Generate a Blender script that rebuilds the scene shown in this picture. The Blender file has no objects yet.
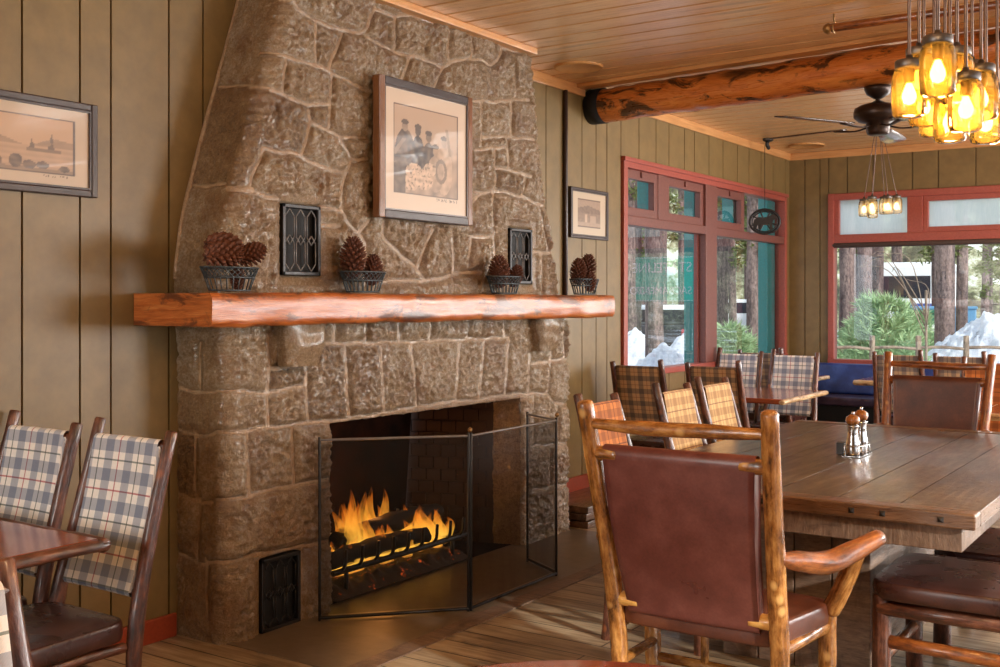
import bpy, math, random
import numpy as np
from mathutils import Vector, Matrix, Euler, noise as mnoise
R = math.radians
PI = math.pi
C = bpy.context.scene.collection
rng = random.Random(7)

# ------------------------------------------------------------------ materials
class Mat:
    def __init__(s, name):
        s.m = bpy.data.materials.new(name); s.m.use_nodes = True
        s.nt = s.m.node_tree; s.nt.nodes.clear()
        s.out = s.nt.nodes.new('ShaderNodeOutputMaterial')
    def n(s, typ, props=None, ins=None):
        nd = s.nt.nodes.new('ShaderNode' + typ)
        for k, v in (props or {}).items(): setattr(nd, k, v)
        for k, v in (ins or {}).items():
            i = nd.inputs[k]
            if isinstance(v, bpy.types.NodeSocket): s.nt.links.new(v, i)
            else: i.default_value = v
        return nd
    def tc(s): return s.n('Attribute', {'attribute_name': 'tc'}).outputs['Vector']
    def obj(s): return s.n('TexCoord').outputs['Object']
    def mapv(s, v, scale=(1, 1, 1), loc=(0, 0, 0), rot=(0, 0, 0)):
        return s.n('Mapping', None, {'Vector': v, 'Scale': scale, 'Location': loc, 'Rotation': rot}).outputs[0]
    def noise(s, v, scale, detail=4, rough=.6, dist=0):
        return s.n('TexNoise', None, {'Vector': v, 'Scale': scale, 'Detail': detail, 'Roughness': rough, 'Distortion': dist}).outputs[0]
    def ramp(s, f, stops, interp='LINEAR'):
        nd = s.n('ValToRGB', None, {'Fac': f}); cr = nd.color_ramp; cr.interpolation = interp
        while len(cr.elements) < len(stops): cr.elements.new(.5)
        for e, (p, c) in zip(cr.elements, stops):
            e.position = p; e.color = (c, c, c, 1) if isinstance(c, (int, float)) else (*c, 1)
        return nd.outputs[0]
    def math(s, op, a, b=0.0, c=0.0):
        return s.n('Math', {'operation': op}, {0: a, 1: b, 2: c}).outputs[0]
    def mix(s, f, a, b, mode='MIX'):
        nd = s.n('Mix', {'data_type': 'RGBA', 'blend_type': mode}, {0: f})
        for i, v in ((6, a), (7, b)):
            if isinstance(v, bpy.types.NodeSocket): s.nt.links.new(v, nd.inputs[i])
            else: nd.inputs[i].default_value = (*v, 1) if len(v) == 3 else v
        return nd.outputs[2]
    def bump(s, h, strength=.3, dist=.01, normal=None):
        d = {'Height': h, 'Strength': strength, 'Distance': dist}
        if normal: d['Normal'] = normal
        return s.n('Bump', None, d).outputs[0]
    def bsdf(s, col, rough=.5, **k):
        d = {'Base Color': col if isinstance(col, bpy.types.NodeSocket) else (*col, 1), 'Roughness': rough}
        d.update(k)
        b = s.n('BsdfPrincipled', None, d)
        s.nt.links.new(b.outputs[0], s.out.inputs[0]); return s.m
    def shader(s, sock):
        s.nt.links.new(sock, s.out.inputs[0]); return s.m

def rgb(r, g, b):
    f = lambda c: (c / 255 / 12.92) if c / 255 <= .04045 else ((c / 255 + .055) / 1.055) ** 2.4
    return (f(r), f(g), f(b))

def plain(name, col, rough=.5, metal=0., coat=0., bump=0., bscale=60):
    m = Mat(name); k = {'Metallic': metal, 'Coat Weight': coat, 'Coat Roughness': .15}
    v = m.obj(); nz = m.noise(v, bscale, 4)
    c = m.mix(m.ramp(nz, [(.3, 0.), (.7, 1.)]), [x * .85 for x in col], [min(1, x * 1.12) for x in col])
    if bump: k['Normal'] = m.bump(nz, bump, .004)
    return m.bsdf(c, rough, **k)

def wood(name, cols, w=.05, l=.6, rough=.35, coat=.3, knots=0., bump=.25, dark=None, blotch=.0, crough=.12, cior=1.5):
    """grain runs along tc.z; cols = dark, mid, light"""
    m = Mat(name); v = m.tc()
    warp = m.noise(m.mapv(v, (2 / w * .12, 2 / w * .12, .8 / l)), 1.0, 3)
    v2 = m.n('VectorMath', {'operation': 'MULTIPLY_ADD'}, {0: m.n('CombineXYZ', None, {0: warp, 1: warp, 2: 0.}).outputs[0], 1: (w * 1.5, w * 1.5, 0), 2: v}).outputs[0]
    g = m.noise(m.mapv(v2, (1 / w, 1 / w, 1 / l)), 1.6, 8, .68)
    fine = m.noise(m.mapv(v2, (9 / w, 9 / w, 2.2 / l)), 1.0, 4, .6)
    col = m.ramp(g, [(.28, cols[0]), (.5, cols[1]), (.72, cols[2])])
    col = m.mix(.35, col, m.ramp(fine, [(.3, cols[0]), (.65, cols[2])]))
    if blotch:
        bl = m.noise(m.mapv(v, (1, 1, .40)), 8.5, 6, .7, .6)
        col = m.mix(m.ramp(bl, [(.40, blotch), (.47, 0.)]), col, dark or cols[0])
    if knots:
        vo = m.n('TexVoronoi', None, {'Vector': m.mapv(v2, (1 / (w * 3.2), 1 / (w * 3.2), .55 / l)), 'Scale': 1.0, 'Randomness': 1.0}).outputs[0]
        col = m.mix(m.ramp(vo, [(0, knots), (.10, knots * .8), (.2, 0.)]), col, dark or [c * .35 for c in cols[0]])
    h = m.math('ADD', m.math('MULTIPLY', g, 1.), m.math('MULTIPLY', fine, .5))
    rg = m.ramp(fine, [(.3, rough * .8), (.7, min(1, rough * 1.25))])
    return m.bsdf(col, rg, **{'Normal': m.bump(h, bump, .006), 'Coat Weight': coat, 'Coat Roughness': crough, 'Coat IOR': cior})

def bark(name, cols, rough=.32, coat=.5, spots=None, bump=.6, rs=1.):
    m = Mat(name); v = m.tc()
    g = m.noise(m.mapv(v, (45 * rs, 45 * rs, 7 * rs)), 1.0, 6, .7, .6)
    b = m.noise(m.mapv(v, (26, 26, 13)), 1.0, 5, .65)
    col = m.ramp(m.math('ADD', m.math('MULTIPLY', g, .5), m.math('MULTIPLY', b, .5)), [(.38, cols[0]), (.49, cols[1]), (.62, cols[2])])
    if spots:
        vo = m.n('TexVoronoi', None, {'Vector': m.mapv(v, (11, 11, 9)), 'Scale': 1.0}).outputs[0]
        col = m.mix(m.ramp(vo, [(0, .85), (.09, .7), (.19, 0.)]), col, spots)
    return m.bsdf(col, rough, **{'Normal': m.bump(g, bump, .011), 'Coat Weight': coat, 'Coat Roughness': .15})

def leather(name, cols, rough=.36):
    m = Mat(name); v = m.obj()
    a = m.noise(v, 9, 3, .5); b = m.noise(v, 120, 2, .5)
    col = m.ramp(m.math('ADD', m.math('MULTIPLY', a, .75), m.math('MULTIPLY', b, .25)), [(.25, cols[0]), (.5, cols[1]), (.75, cols[2])])
    return m.bsdf(col, m.ramp(a, [(.3, rough * .85), (.7, rough * 1.2)]), **{'Normal': m.bump(b, .05, .002), 'Specular IOR Level': .6})

def plaid(name, base, band, line1, line2, P=.21):
    m = Mat(name); sep = m.n('SeparateXYZ', None, {0: m.tc()})
    def strip(o):
        f = m.math('FRACT', m.math('MULTIPLY', o, 1 / P))
        return m.ramp(f, [(0, line1), (.026, base), (.15, band), (.35, base), (.5, line2), (.526, base), (.66, band), (.86, base)], 'CONSTANT')
    col = m.mix(1., strip(sep.outputs[0]), strip(sep.outputs[1]), 'MULTIPLY')
    wv = m.n('TexWave', {'wave_type': 'BANDS', 'bands_direction': 'DIAGONAL'}, {'Vector': m.tc(), 'Scale': 110., 'Distortion': 1.5})
    nz = m.noise(m.tc(), 60, 3)
    col = m.mix(.12, col, m.ramp(nz, [(.3, .35), (.7, 1.)]), 'MULTIPLY')
    return m.bsdf(col, .85, **{'Normal': m.bump(wv.outputs[1], .25, .002), 'Sheen Weight': .15})

def stone_mat():
    m = Mat('field_stone'); v = m.tc()
    mort = m.n('Attribute', {'attribute_name': 'mortar'}).outputs['Fac']
    tint = m.n('Attribute', {'attribute_name': 'tint'}).outputs['Fac']
    a = m.noise(v, 5, 6, .7); b = m.noise(v, 34, 7, .75, .8); c = m.noise(v, 95, 5, .75)
    f = m.math('ADD', m.math('MULTIPLY', a, .25), m.math('ADD', m.math('MULTIPLY', b, .4), m.math('MULTIPLY', c, .35)))
    f = m.math('ADD', f, m.math('MULTIPLY', m.math('SUBTRACT', tint, .5), .10))
    col = m.ramp(f, [(.34, rgb(84, 60, 40)), (.44, rgb(162, 127, 88)), (.53, rgb(198, 163, 120)), (.65, rgb(236, 222, 198))])
    rust = m.noise(m.mapv(v, loc=(3, 1, 7)), 3.2, 5, .65)
    col = m.mix(m.ramp(rust, [(.5, 0.), (.66, .55)]), col, rgb(140, 88, 44))
    col = m.mix(m.math('MULTIPLY', mort, .9), col, m.ramp(b, [(.3, rgb(140, 108, 78)), (.7, rgb(200, 166, 126))]))
    vo = m.n('TexVoronoi', None, {'Vector': m.n('VectorMath', {'operation': 'ADD'}, {0: v, 1: m.n('TexNoise', None, {'Vector': v, 'Scale': 22.}).outputs[1]}).outputs[0], 'Scale': 30.}).outputs[0]
    h = m.math('ADD', m.math('MULTIPLY', b, 1.3), m.math('ADD', m.math('MULTIPLY', vo, .45), m.math('MULTIPLY', c, .18)))
    keep = m.math('SUBTRACT', 1.0, m.math('MULTIPLY', mort, .75))
    return m.bsdf(col, m.ramp(b, [(.35, .28), (.65, .48)]), **{'Normal': m.bump(m.math('MULTIPLY', h, keep), 1., .028), 'Specular IOR Level': .8, 'Coat Weight': .45, 'Coat Roughness': .22})

def floor_mat():
    m = Mat('worn_planks'); v = m.obj()
    br = m.n('TexBrick', {'offset': .37, 'squash': 1.}, {'Vector': v, 'Color1': (.25, .25, .25, 1), 'Color2': (.9, .9, .9, 1), 'Mortar': (0, 0, 0, 1), 'Scale': 1.0,
             'Mortar Size': .004, 'Mortar Smooth': .3, 'Brick Width': 2.3, 'Row Height': .145, 'Bias': 0.})
    g = m.noise(m.mapv(v, (1.6, 26, 1)), 1.0, 7, .7, .5); w = m.noise(v, 2.2, 5, .65)
    f = m.math('ADD', m.math('MULTIPLY', g, .55), m.math('MULTIPLY', w, .45))
    col = m.ramp(f, [(.3, rgb(52, 38, 28)), (.43, rgb(130, 108, 84)), (.53, rgb(178, 156, 126)), (.68, rgb(216, 198, 168))])
    col = m.mix(.35, col, br.outputs[0], 'MULTIPLY')
    col = m.mix(br.outputs[1], col, rgb(20, 14, 10))
    h = m.math('SUBTRACT', m.math('MULTIPLY', g, .5), m.math('MULTIPLY', br.outputs[1], 2.))
    return m.bsdf(col, m.ramp(w, [(.35, .28), (.65, .55)]), **{'Normal': m.bump(h, .35, .008)})

def glass_pane(name, tint=(.96, .98, 1), ior=1.7):
    m = Mat(name)
    t = m.n('BsdfTransparent', None, {'Color': (*tint, 1)}); g = m.n('BsdfGlossy', None, {'Roughness': 0.0})
    fr = m.n('Fresnel', None, {'IOR': ior})
    mx = m.n('MixShader', None, {0: fr.outputs[0], 1: t.outputs[0], 2: g.outputs[0]})
    return m.shader(mx.outputs[0])

def frosted(name):
    m = Mat(name); v = m.obj()
    t = m.n('BsdfTranslucent', None, {'Color': m.mix(m.noise(m.mapv(v, (90, 90, 12)), 1., 3), rgb(205, 220, 225), rgb(238, 244, 244))})
    g = m.n('BsdfGlossy', None, {'Roughness': .35}); tr = m.n('BsdfTransparent', None, {'Color': (.9, .95, 1, 1)})
    a = m.n('MixShader', None, {0: .12, 1: t.outputs[0], 2: g.outputs[0]})
    b = m.n('MixShader', None, {0: .22, 1: a.outputs[0], 2: tr.outputs[0]})
    return m.shader(b.outputs[0])

def emit(name, col, s):
    m = Mat(name); return m.shader(m.n('Emission', None, {'Color': (*col, 1), 'Strength': s}).outputs[0])

def screen_mesh():
    m = Mat('wire_gauze'); t = m.n('BsdfTransparent'); d = m.n('BsdfPrincipled', None, {'Base Color': (.012, .011, .01, 1), 'Roughness': .45, 'Metallic': .3})
    fold = m.noise(m.mapv(m.tc(), (4, 4, .7)), 2.0, 3)
    return m.shader(m.n('MixShader', None, {0: m.ramp(fold, [(.3, .34), (.7, .48)]), 1: t.outputs[0], 2: d.outputs[0]}).outputs[0])

def vcol(name, rough=.5, coat=0.):
    m = Mat(name); a = m.n('Attribute', {'attribute_name': 'Col'}).outputs['Color']
    return m.bsdf(a, rough, **{'Coat Weight': coat, 'Coat Roughness': .02})

def flame_mat():
    m = Mat('flame'); sep = m.n('SeparateXYZ', None, {0: m.tc()})
    nz = m.noise(m.mapv(m.tc(), (30, 30, 3)), 1., 3)
    f = m.math('ADD', sep.outputs[2], m.math('MULTIPLY', m.math('SUBTRACT', nz, .5), .5))
    col = m.ramp(f, [(.0, (1, .34, .04)), (.22, (1, .55, .07)), (.5, (1, .42, .04)), (1., (.9, .13, .006))])
    e = m.n('Emission', None, {'Color': col, 'Strength': 1.7}); t = m.n('BsdfTransparent')
    al = m.ramp(m.math('ADD', f, m.math('MULTIPLY', m.math('SUBTRACT', m.noise(m.mapv(m.tc(), (70, 70, 5)), 1., 2), .5), 1.5)), [(0., .30), (.5, .30), (.75, .18), (1., 0.)])
    return m.shader(m.n('MixShader', None, {0: al, 1: t.outputs[0], 2: e.outputs[0]}).outputs[0])

def ember_mat():
    m = Mat('embers'); v = m.obj(); a = m.noise(v, 26, 5, .7)
    b = m.n('BsdfPrincipled', None, {'Base Color': (.05, .035, .03, 1), 'Roughness': .9})
    e = m.n('Emission', None, {'Color': (1, .13, .02, 1), 'Strength': 1.2})
    return m.shader(m.n('MixShader', None, {0: m.ramp(a, [(.6, 0.), (.7, .7)]), 1: b.outputs[0], 2: e.outputs[0]}).outputs[0])

M = {}
def mats():
    M['wall'] = plain('olive_board_paint', rgb(124, 102, 62), .45, bump=.05, bscale=9)
    M['wall2'] = M['wall']
    M['ceil'] = wood('ceiling_pine', [rgb(176, 126, 76), rgb(212, 166, 112), rgb(234, 198, 148)], .05, .9, .3, .7, .5, .1, crough=.28, cior=1.8, dark=rgb(96, 52, 20))
    M['trim'] = wood('trim_pine', [rgb(176, 118, 66), rgb(206, 150, 92), rgb(226, 176, 120)], .04, .7, .35, .3, .4, .1, dark=rgb(110, 60, 24))
    M['beam'] = wood('log_beam_wood', [rgb(160, 76, 26), rgb(208, 116, 48), rgb(232, 154, 78)], .09, .55, .3, .6, .9, .5, dark=rgb(36, 18, 10), blotch=.9)
    M['mantel'] = wood('mantel_pine', [rgb(104, 42, 12), rgb(178, 88, 30), rgb(210, 136, 72)], .06, .5, .36, .45, .95, .5, dark=rgb(56, 26, 16), blotch=.75, crough=.3, cior=1.6)
    M['stone'] = stone_mat()
    m = Mat('sooty_brick'); M['soot'] = m.bsdf(m.ramp(m.noise(m.obj(), 6, 5), [(.35, rgb(14, 9, 7)), (.65, rgb(40, 22, 15))]), .95, **{'Specular IOR Level': .1})
    M['brick'] = plain('scorched_brick', rgb(52, 33, 25), .75, bump=.6, bscale=18)
    M['iron'] = plain('black_iron', rgb(46, 44, 44), .42, .5, bump=.1, bscale=90)
    M['greyiron'] = plain('grey_iron', rgb(128, 126, 126), .45, .2)
    M['black'] = plain('matte_black', rgb(12, 11, 12), .7)
    M['gauze'] = screen_mesh()
    M['floor'] = floor_mat()
    M['hearth'] = plain('hearth_slab', rgb(110, 95, 78), .4, bump=.6, bscale=11)
    M['base'] = plain('rust_red_paint', rgb(150, 62, 34), .45, bump=.05)
    M['barkd'] = bark('dark_hickory', [rgb(42, 22, 16), rgb(84, 46, 32), rgb(134, 84, 62)], .32, .5, rgb(150, 82, 38))
    M['barkh'] = bark('honey_hickory', [rgb(66, 38, 14), rgb(148, 94, 40), rgb(206, 150, 82)], .24, .7, rgb(226, 180, 110), .5, .8)
    M['barkm'] = bark('amber_hickory', [rgb(72, 36, 16), rgb(134, 74, 32), rgb(178, 110, 54)], .28, .6, rgb(210, 150, 80), .4, .8)
    M['barkp'] = bark('pale_log_edge', [rgb(110, 72, 38), rgb(196, 160, 112), rgb(230, 206, 164)], .4, .3, rgb(84, 48, 24), .5)
    M['tenon'] = wood('peeled_tenon', [rgb(196, 130, 52), rgb(226, 168, 84), rgb(240, 196, 120)], .02, .1, .3, .5)
    M['leather'] = leather('burgundy_leather', [rgb(84, 42, 38), rgb(110, 60, 54), rgb(132, 80, 72)], .32)
    M['leatherb'] = leather('brown_leather', [rgb(60, 30, 22), rgb(90, 48, 34), rgb(120, 70, 46)], .33)
    M['leatherd'] = leather('dark_seat_leather', [rgb(40, 22, 20), rgb(64, 36, 32), rgb(92, 56, 48)], .28)
    M['pblue'] = plaid('blue_cream_plaid', (1., .985, .96), (.50, .54, .62), (.30, .34, .32), (.62, .28, .30))
    M['ptan'] = plaid('tan_plaid', (.88, .74, .50), (.68, .50, .32), (.42, .24, .16), (.55, .32, .2), .2)
    M['pdark'] = plaid('brown_black_plaid', (.76, .58, .40), (.36, .30, .26), (.5, .3, .2), (.45, .3, .24), .19)
    M['porange'] = plaid('orange_plaid', (.84, .50, .24), (.58, .32, .16), (.2, .1, .08), (.3, .15, .1), .2)
    M['pgrey'] = plaid('grey_tan_plaid', (.72, .60, .46), (.36, .32, .32), (.25, .2, .2), (.45, .25, .2), .2)
    m = Mat('reclaimed_top'); v = m.tc(); g = m.noise(m.mapv(v, (22, 22, 2.4)), 1.0, 7, .7, .4); sw = m.n('TexWave', {'wave_type': 'BANDS', 'bands_direction': 'Z', 'wave_profile': 'SAW'}, {'Vector': v, 'Scale': 17., 'Distortion': 5., 'Detail': 3., 'Detail Scale': 1.2}).outputs[1]
    big = m.noise(m.mapv(v, (3, 3, 1.4)), 1.6, 5, .65); f = m.math('ADD', m.math('MULTIPLY', g, .55), m.math('ADD', m.math('MULTIPLY', big, .35), m.math('MULTIPLY', sw, .10)))
    col = m.ramp(f, [(.34, rgb(32, 26, 22)), (.46, rgb(70, 58, 49)), (.56, rgb(108, 94, 81)), (.68, rgb(154, 140, 122))])
    hh = m.math('ADD', m.math('MULTIPLY', sw, .35), m.math('ADD', m.math('MULTIPLY', big, 1.6), m.math('MULTIPLY', g, .5)))
    M['tablew'] = m.bsdf(col, .3, **{'Normal': m.bump(hh, .55, .008), 'Coat Weight': 1., 'Coat Roughness': .14, 'Coat IOR': 2.0, 'Coat Normal': m.bump(hh, .35, .008)})
    M['tabledge'] = wood('reclaimed_edge', [rgb(58, 38, 25), rgb(102, 72, 50), rgb(140, 106, 76)], .05, .35, .3, .4, .4, .6, blotch=.4, dark=rgb(50, 30, 20))
    M['tableap'] = wood('saw_marked_board', [rgb(70, 52, 42), rgb(116, 92, 76), rgb(150, 126, 106)], .22, .035, .55, .1, .0, .8, blotch=.4, dark=rgb(60, 40, 28))
    M['tred'] = wood('red_varnished_wood', [rgb(96, 36, 14), rgb(150, 66, 30), rgb(182, 92, 48)], .06, .5, .16, .8, .2, .1)
    M['chrome'] = plain('brushed_steel', rgb(190, 190, 192), .16, 1.)
    M['knob'] = wood('mill_knob', [rgb(70, 34, 10), rgb(150, 84, 26), rgb(200, 128, 54)], .02, .1, .15, .9)
    M['glass'] = glass_pane('window_glass', ior=2.2)
    M['frost'] = frosted('frosted_glass')
    g = Mat('jar_glass'); t = g.n('BsdfTransparent', None, {'Color': (1, .86, .52, 1)}); gl = g.n('BsdfGlossy', None, {'Roughness': .03}); tl = g.n('BsdfTranslucent', None, {'Color': (1, .72, .22, 1)})
    a = g.n('MixShader', None, {0: .15, 1: t.outputs[0], 2: tl.outputs[0]}); b = g.n('MixShader', None, {0: g.n('Fresnel', None, {'IOR': 1.4}).outputs[0], 1: a.outputs[0], 2: gl.outputs[0]}); M['jar'] = g.shader(b.outputs[0])
    g = Mat('clear_jar_glass'); t = g.n('BsdfTransparent', None, {'Color': (1, .97, .9, 1)}); gl = g.n('BsdfGlossy', None, {'Roughness': .05}); tl = g.n('BsdfTranslucent', None, {'Color': (1, .9, .7, 1)})
    a = g.n('MixShader', None, {0: .28, 1: t.outputs[0], 2: tl.outputs[0]}); b = g.n('MixShader', None, {0: g.n('Fresnel', None, {'IOR': 1.35}).outputs[0], 1: a.outputs[0], 2: gl.outputs[0]}); M['jarc'] = g.shader(b.outputs[0])
    M['bulbs'] = emit('small_bulb_glow', (1, .66, .28), 8.)
    M['jarlid'] = plain('zinc_lid', rgb(104, 100, 98), .4, .8)
    M['cord'] = plain('bronze_tube', rgb(112, 94, 86), .4, .5)
    M['bulb'] = emit('bulb_glow', (1, .52, .12), 16.)
    M['socket'] = plain('socket_brass', rgb(150, 116, 72), .35, .7)
    M['red'] = plain('brick_red_paint', rgb(160, 80, 68), .4, bump=.05)
    M['redb'] = plain('rose_brown_paint', rgb(118, 72, 64), .45, bump=.05)
    M['teal'] = plain('teal_paint', rgb(30, 140, 140), .5)
    M['shade'] = plain('rolled_shade', rgb(76, 60, 54), .7)
    M['framed'] = wood('dark_frame_wood', [rgb(26, 15, 14), rgb(44, 28, 25), rgb(66, 44, 38)], .02, .3, .4, .15)
    M['frameb'] = wood('walnut_frame', [rgb(78, 42, 18), rgb(116, 70, 36), rgb(144, 96, 56)], .02, .3, .3, .5)
    M['lip'] = plain('frame_lip', rgb(92, 86, 84), .3, .4)
    M['print'] = vcol('sepia_print', .4, .5)
    M['bronze'] = plain('dark_bronze', rgb(56, 42, 36), .35, .6)
    M['blade'] = plain('fan_blade', rgb(70, 52, 42), .25, 0., .6)
    M['navy'] = leather('navy_vinyl', [rgb(24, 40, 96), rgb(36, 60, 128), rgb(60, 88, 160)], .35)
    M['plum'] = leather('plum_vinyl', [rgb(40, 30, 46), rgb(62, 48, 70), rgb(86, 70, 96)], .3)
    M['cone'] = plain('pinecone_scale', rgb(100, 58, 40), .55, bump=.2)
    M['conet'] = plain('pinecone_core', rgb(50, 24, 16), .7)
    M['wire'] = plain('weathered_wire', rgb(62, 68, 70), .45, .5)
    M['cover'] = wood('speaker_cover', [rgb(176, 120, 64), rgb(198, 146, 86), rgb(208, 158, 98)], .05, .6, .5, 0., 0., .05)
    M['flame'] = flame_mat(); M['ember'] = ember_mat()
    M['char'] = plain('charred_log', rgb(30, 22, 18), .85, bump=.8, bscale=35)
    M['trunk'] = bark('pine_bark', [rgb(52, 44, 46), rgb(100, 86, 84), rgb(148, 128, 122)], .9, 0., None, 1., .12)
    M['needle'] = plain('pine_needles', rgb(150, 178, 132), .7, bscale=3)
    M['needled'] = plain('dark_needles', rgb(104, 116, 66), .8, bscale=2)
    g = Mat('snow'); v = g.obj(); a = g.noise(v, 7, 7, .75); b = g.noise(v, 2.2, 5, .65); M['snow'] = g.bsdf(g.ramp(g.math('ADD', g.math('MULTIPLY', a, .6), g.math('MULTIPLY', b, .4)), [(.36, rgb(110, 104, 100)), (.44, rgb(204, 212, 226)), (.6, rgb(240, 244, 250))]), .7, **{'Normal': g.bump(a, .8, .12)})
    g = Mat('ground_mix'); v = g.obj(); a = g.noise(v, .7, 6, .65)
    M['ground'] = g.bsdf(g.ramp(a, [(.44, rgb(110, 100, 78)), (.50, rgb(130, 128, 104)), (.56, rgb(226, 232, 240))]), .9)
    g = Mat('far_woods'); v = g.obj(); a = g.noise(g.mapv(v, (1, 1, .45)), 1.5, 8, .75); b = g.noise(v, .28, 6, .7)
    M['woods'] = g.bsdf(g.ramp(g.math('ADD', g.math('MULTIPLY', a, .55), g.math('MULTIPLY', b, .45)), [(.38, rgb(42, 40, 36)), (.47, rgb(92, 92, 70)), (.53, rgb(158, 160, 124)), (.6, rgb(226, 230, 224))]), .95)
    M['fence'] = bark('weathered_rail', [rgb(88, 76, 66), rgb(130, 114, 98), rgb(160, 144, 126)], .8, 0., None, .5, .3)
    M['white'] = plain('white_gelcoat', rgb(232, 236, 240), .3)
    M['signg'] = plain('sign_green', rgb(24, 200, 168), .5)
    M['dumpb'] = plain('dumpster_blue', rgb(96, 150, 190), .5)
    M['dumpg'] = plain('bin_green', rgb(30, 110, 84), .5)
    M['carred'] = plain('tail_light', rgb(190, 30, 36), .3)
    M['cardark'] = plain('car_window', rgb(40, 46, 56), .1)
    M['rvblue'] = plain('stripe_blue', rgb(60, 90, 160), .4)

# ------------------------------------------------------------------ mesh builder
def catmull(P, k):
    P = [Vector(p) for p in P]
    if len(P) < 3 or k < 2: return P
    out = []
    for i in range(len(P) - 1):
        a = P[i - 1] if i else 2 * P[0] - P[1]; b, c = P[i], P[i + 1]
        d = P[i + 2] if i + 2 < len(P) else 2 * P[-1] - P[-2]
        for j in range(k):
            t = j / k
            out.append(.5 * ((2 * b) + (c - a) * t + (2 * a - 5 * b + 4 * c - d) * t * t + (3 * b - a - 3 * c + d) * t ** 3))
    out.append(P[-1]); return out

class MB:
    def __init__(s): s.v = []; s.f = []; s.t = []; s.sm = []; s.attr = {}
    def add(s, V, F, T=None, smooth=True):
        b = len(s.v); s.v += [tuple(p) for p in V]; s.t += [tuple(p) for p in (T if T is not None else V)]
        s.f += [tuple(b + i for i in f) for f in F]; s.sm += [smooth] * len(F); return s
    def box(s, lo, hi, axis=None, rot=None, about=None, off=None):
        x0, y0, z0 = lo; x1, y1, z1 = hi
        V = [Vector(p) for p in ((x0, y0, z0), (x1, y0, z0), (x1, y1, z0), (x0, y1, z0), (x0, y0, z1), (x1, y0, z1), (x1, y1, z1), (x0, y1, z1))]
        d = (x1 - x0, y1 - y0, z1 - z0); ax = axis if axis is not None else max(range(3), key=lambda i: d[i])
        o = off if off is not None else Vector((rng.random() * 9, rng.random() * 9, rng.random() * 9))
        pm = {0: (1, 2, 0), 1: (2, 0, 1), 2: (0, 1, 2)}[ax]
        F = [(0, 3, 2, 1), (4, 5, 6, 7), (0, 1, 5, 4), (1, 2, 6, 5), (2, 3, 7, 6), (3, 0, 4, 7)]
        T = [Vector((p[pm[0]], p[pm[1]], p[pm[2]])) + Vector(o) for p in V]
        if rot is not None:
            c = Vector(about) if about is not None else (V[0] + V[6]) / 2
            V = [c + rot @ (p - c) for p in V]
        return s.add(V, F, T, False)
    def tube(s, P, r, n=10, k=4, lump=0., cap=True, flat=1.0, seed=None, dome=.35):
        Q = catmull(P, k); m = len(Q)
        rr = [r] * m if isinstance(r, (int, float)) else None
        if rr is None:
            rr = []
            for i in range(m):
                t = i / (m - 1) * (len(r) - 1); a = min(int(t), len(r) - 2); rr.append(r[a] + (r[a + 1] - r[a]) * (t - a))
        sd = Vector((rng.random() * 50, rng.random() * 50, rng.random() * 50))
        up = Vector((0, 0, 1)); d0 = (Q[1] - Q[0]).normalized()
        if abs(d0.z) > .9: up = Vector((1, 0, 0))
        V, T, F = [], [], []; L = 0; side = None
        rows = []
        for i in range(m):
            d = (Q[min(i + 1, m - 1)] - Q[max(i - 1, 0)]).normalized()
            if i: L += (Q[i] - Q[i - 1]).length
            a = d.cross(up if side is None else side.cross(d)).normalized() if side is None else (side - d * side.dot(d)).normalized()
            side = a; b = d.cross(a)
            rows.append((Q[i], a, b, rr[i], L, d))
        if cap and dome:
            q, a, b, r0, l, d = rows[0]; rows = [(q - d * r0 * dome, a, b, r0 * .55, l - r0 * .3, d), (q - d * r0 * dome * .75, a, b, r0 * .85, l - r0 * .2, d)] + rows
            q, a, b, r0, l, d = rows[-1]; rows += [(q + d * r0 * dome * .75, a, b, r0 * .85, l + r0 * .2, d), (q + d * r0 * dome, a, b, r0 * .55, l + r0 * .3, d)]
        for q, a, b, r0, l, d in rows:
            for j in range(n):
                an = 2 * PI * j / n; e = a * math.cos(an) + b * math.sin(an) * flat
                rj = r0 * (1 + (lump * mnoise.noise(sd + e * 1.3 + Vector((0, 0, l * 9))) if lump else 0))
                V.append(q + e * rj); T.append(Vector((math.cos(an) * r0, math.sin(an) * r0, l)) + sd)
        for i in range(len(rows) - 1):
            for j in range(n):
                F.append((i * n + j, i * n + (j + 1) % n, (i + 1) * n + (j + 1) % n, (i + 1) * n + j))
        if cap:
            F.append(tuple(reversed(range(n)))); F.append(tuple((len(rows) - 1) * n + j for j in range(n)))
        return s.add(V, F, T)
    def lathe(s, prof, n=24, loc=(0, 0, 0), sx=1, sy=1, cap=True):
        V, T, F = [], [], []; x, y, z = loc
        for r, h in prof:
            for j in range(n):
                a = 2 * PI * j / n; V.append((x + r * math.cos(a) * sx, y + r * math.sin(a) * sy, z + h)); T.append((r * math.cos(a), r * math.sin(a), h))
        m = len(prof)
        for i in range(m - 1):
            for j in range(n): F.append((i * n + j, i * n + (j + 1) % n, (i + 1) * n + (j + 1) % n, (i + 1) * n + j))
        if cap:
            F.append(tuple(reversed(range(n)))); F.append(tuple((m - 1) * n + j for j in range(n)))
        return s.add(V, F, T)
    def grid(s, fn, nu, nv, tcf=None, smooth=True, closed=False):
        V, T, F = [], [], []
        for i in range(nu + 1):
            for j in range(nv + 1):
                p = fn(i / nu, j / nv); V.append(p); T.append(tcf(i / nu, j / nv) if tcf else p)
        for i in range(nu):
            for j in range(nv):
                a = i * (nv + 1) + j; F.append((a, a + 1, a + nv + 2, a + nv + 1))
        return s.add(V, F, T, smooth)
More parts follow.
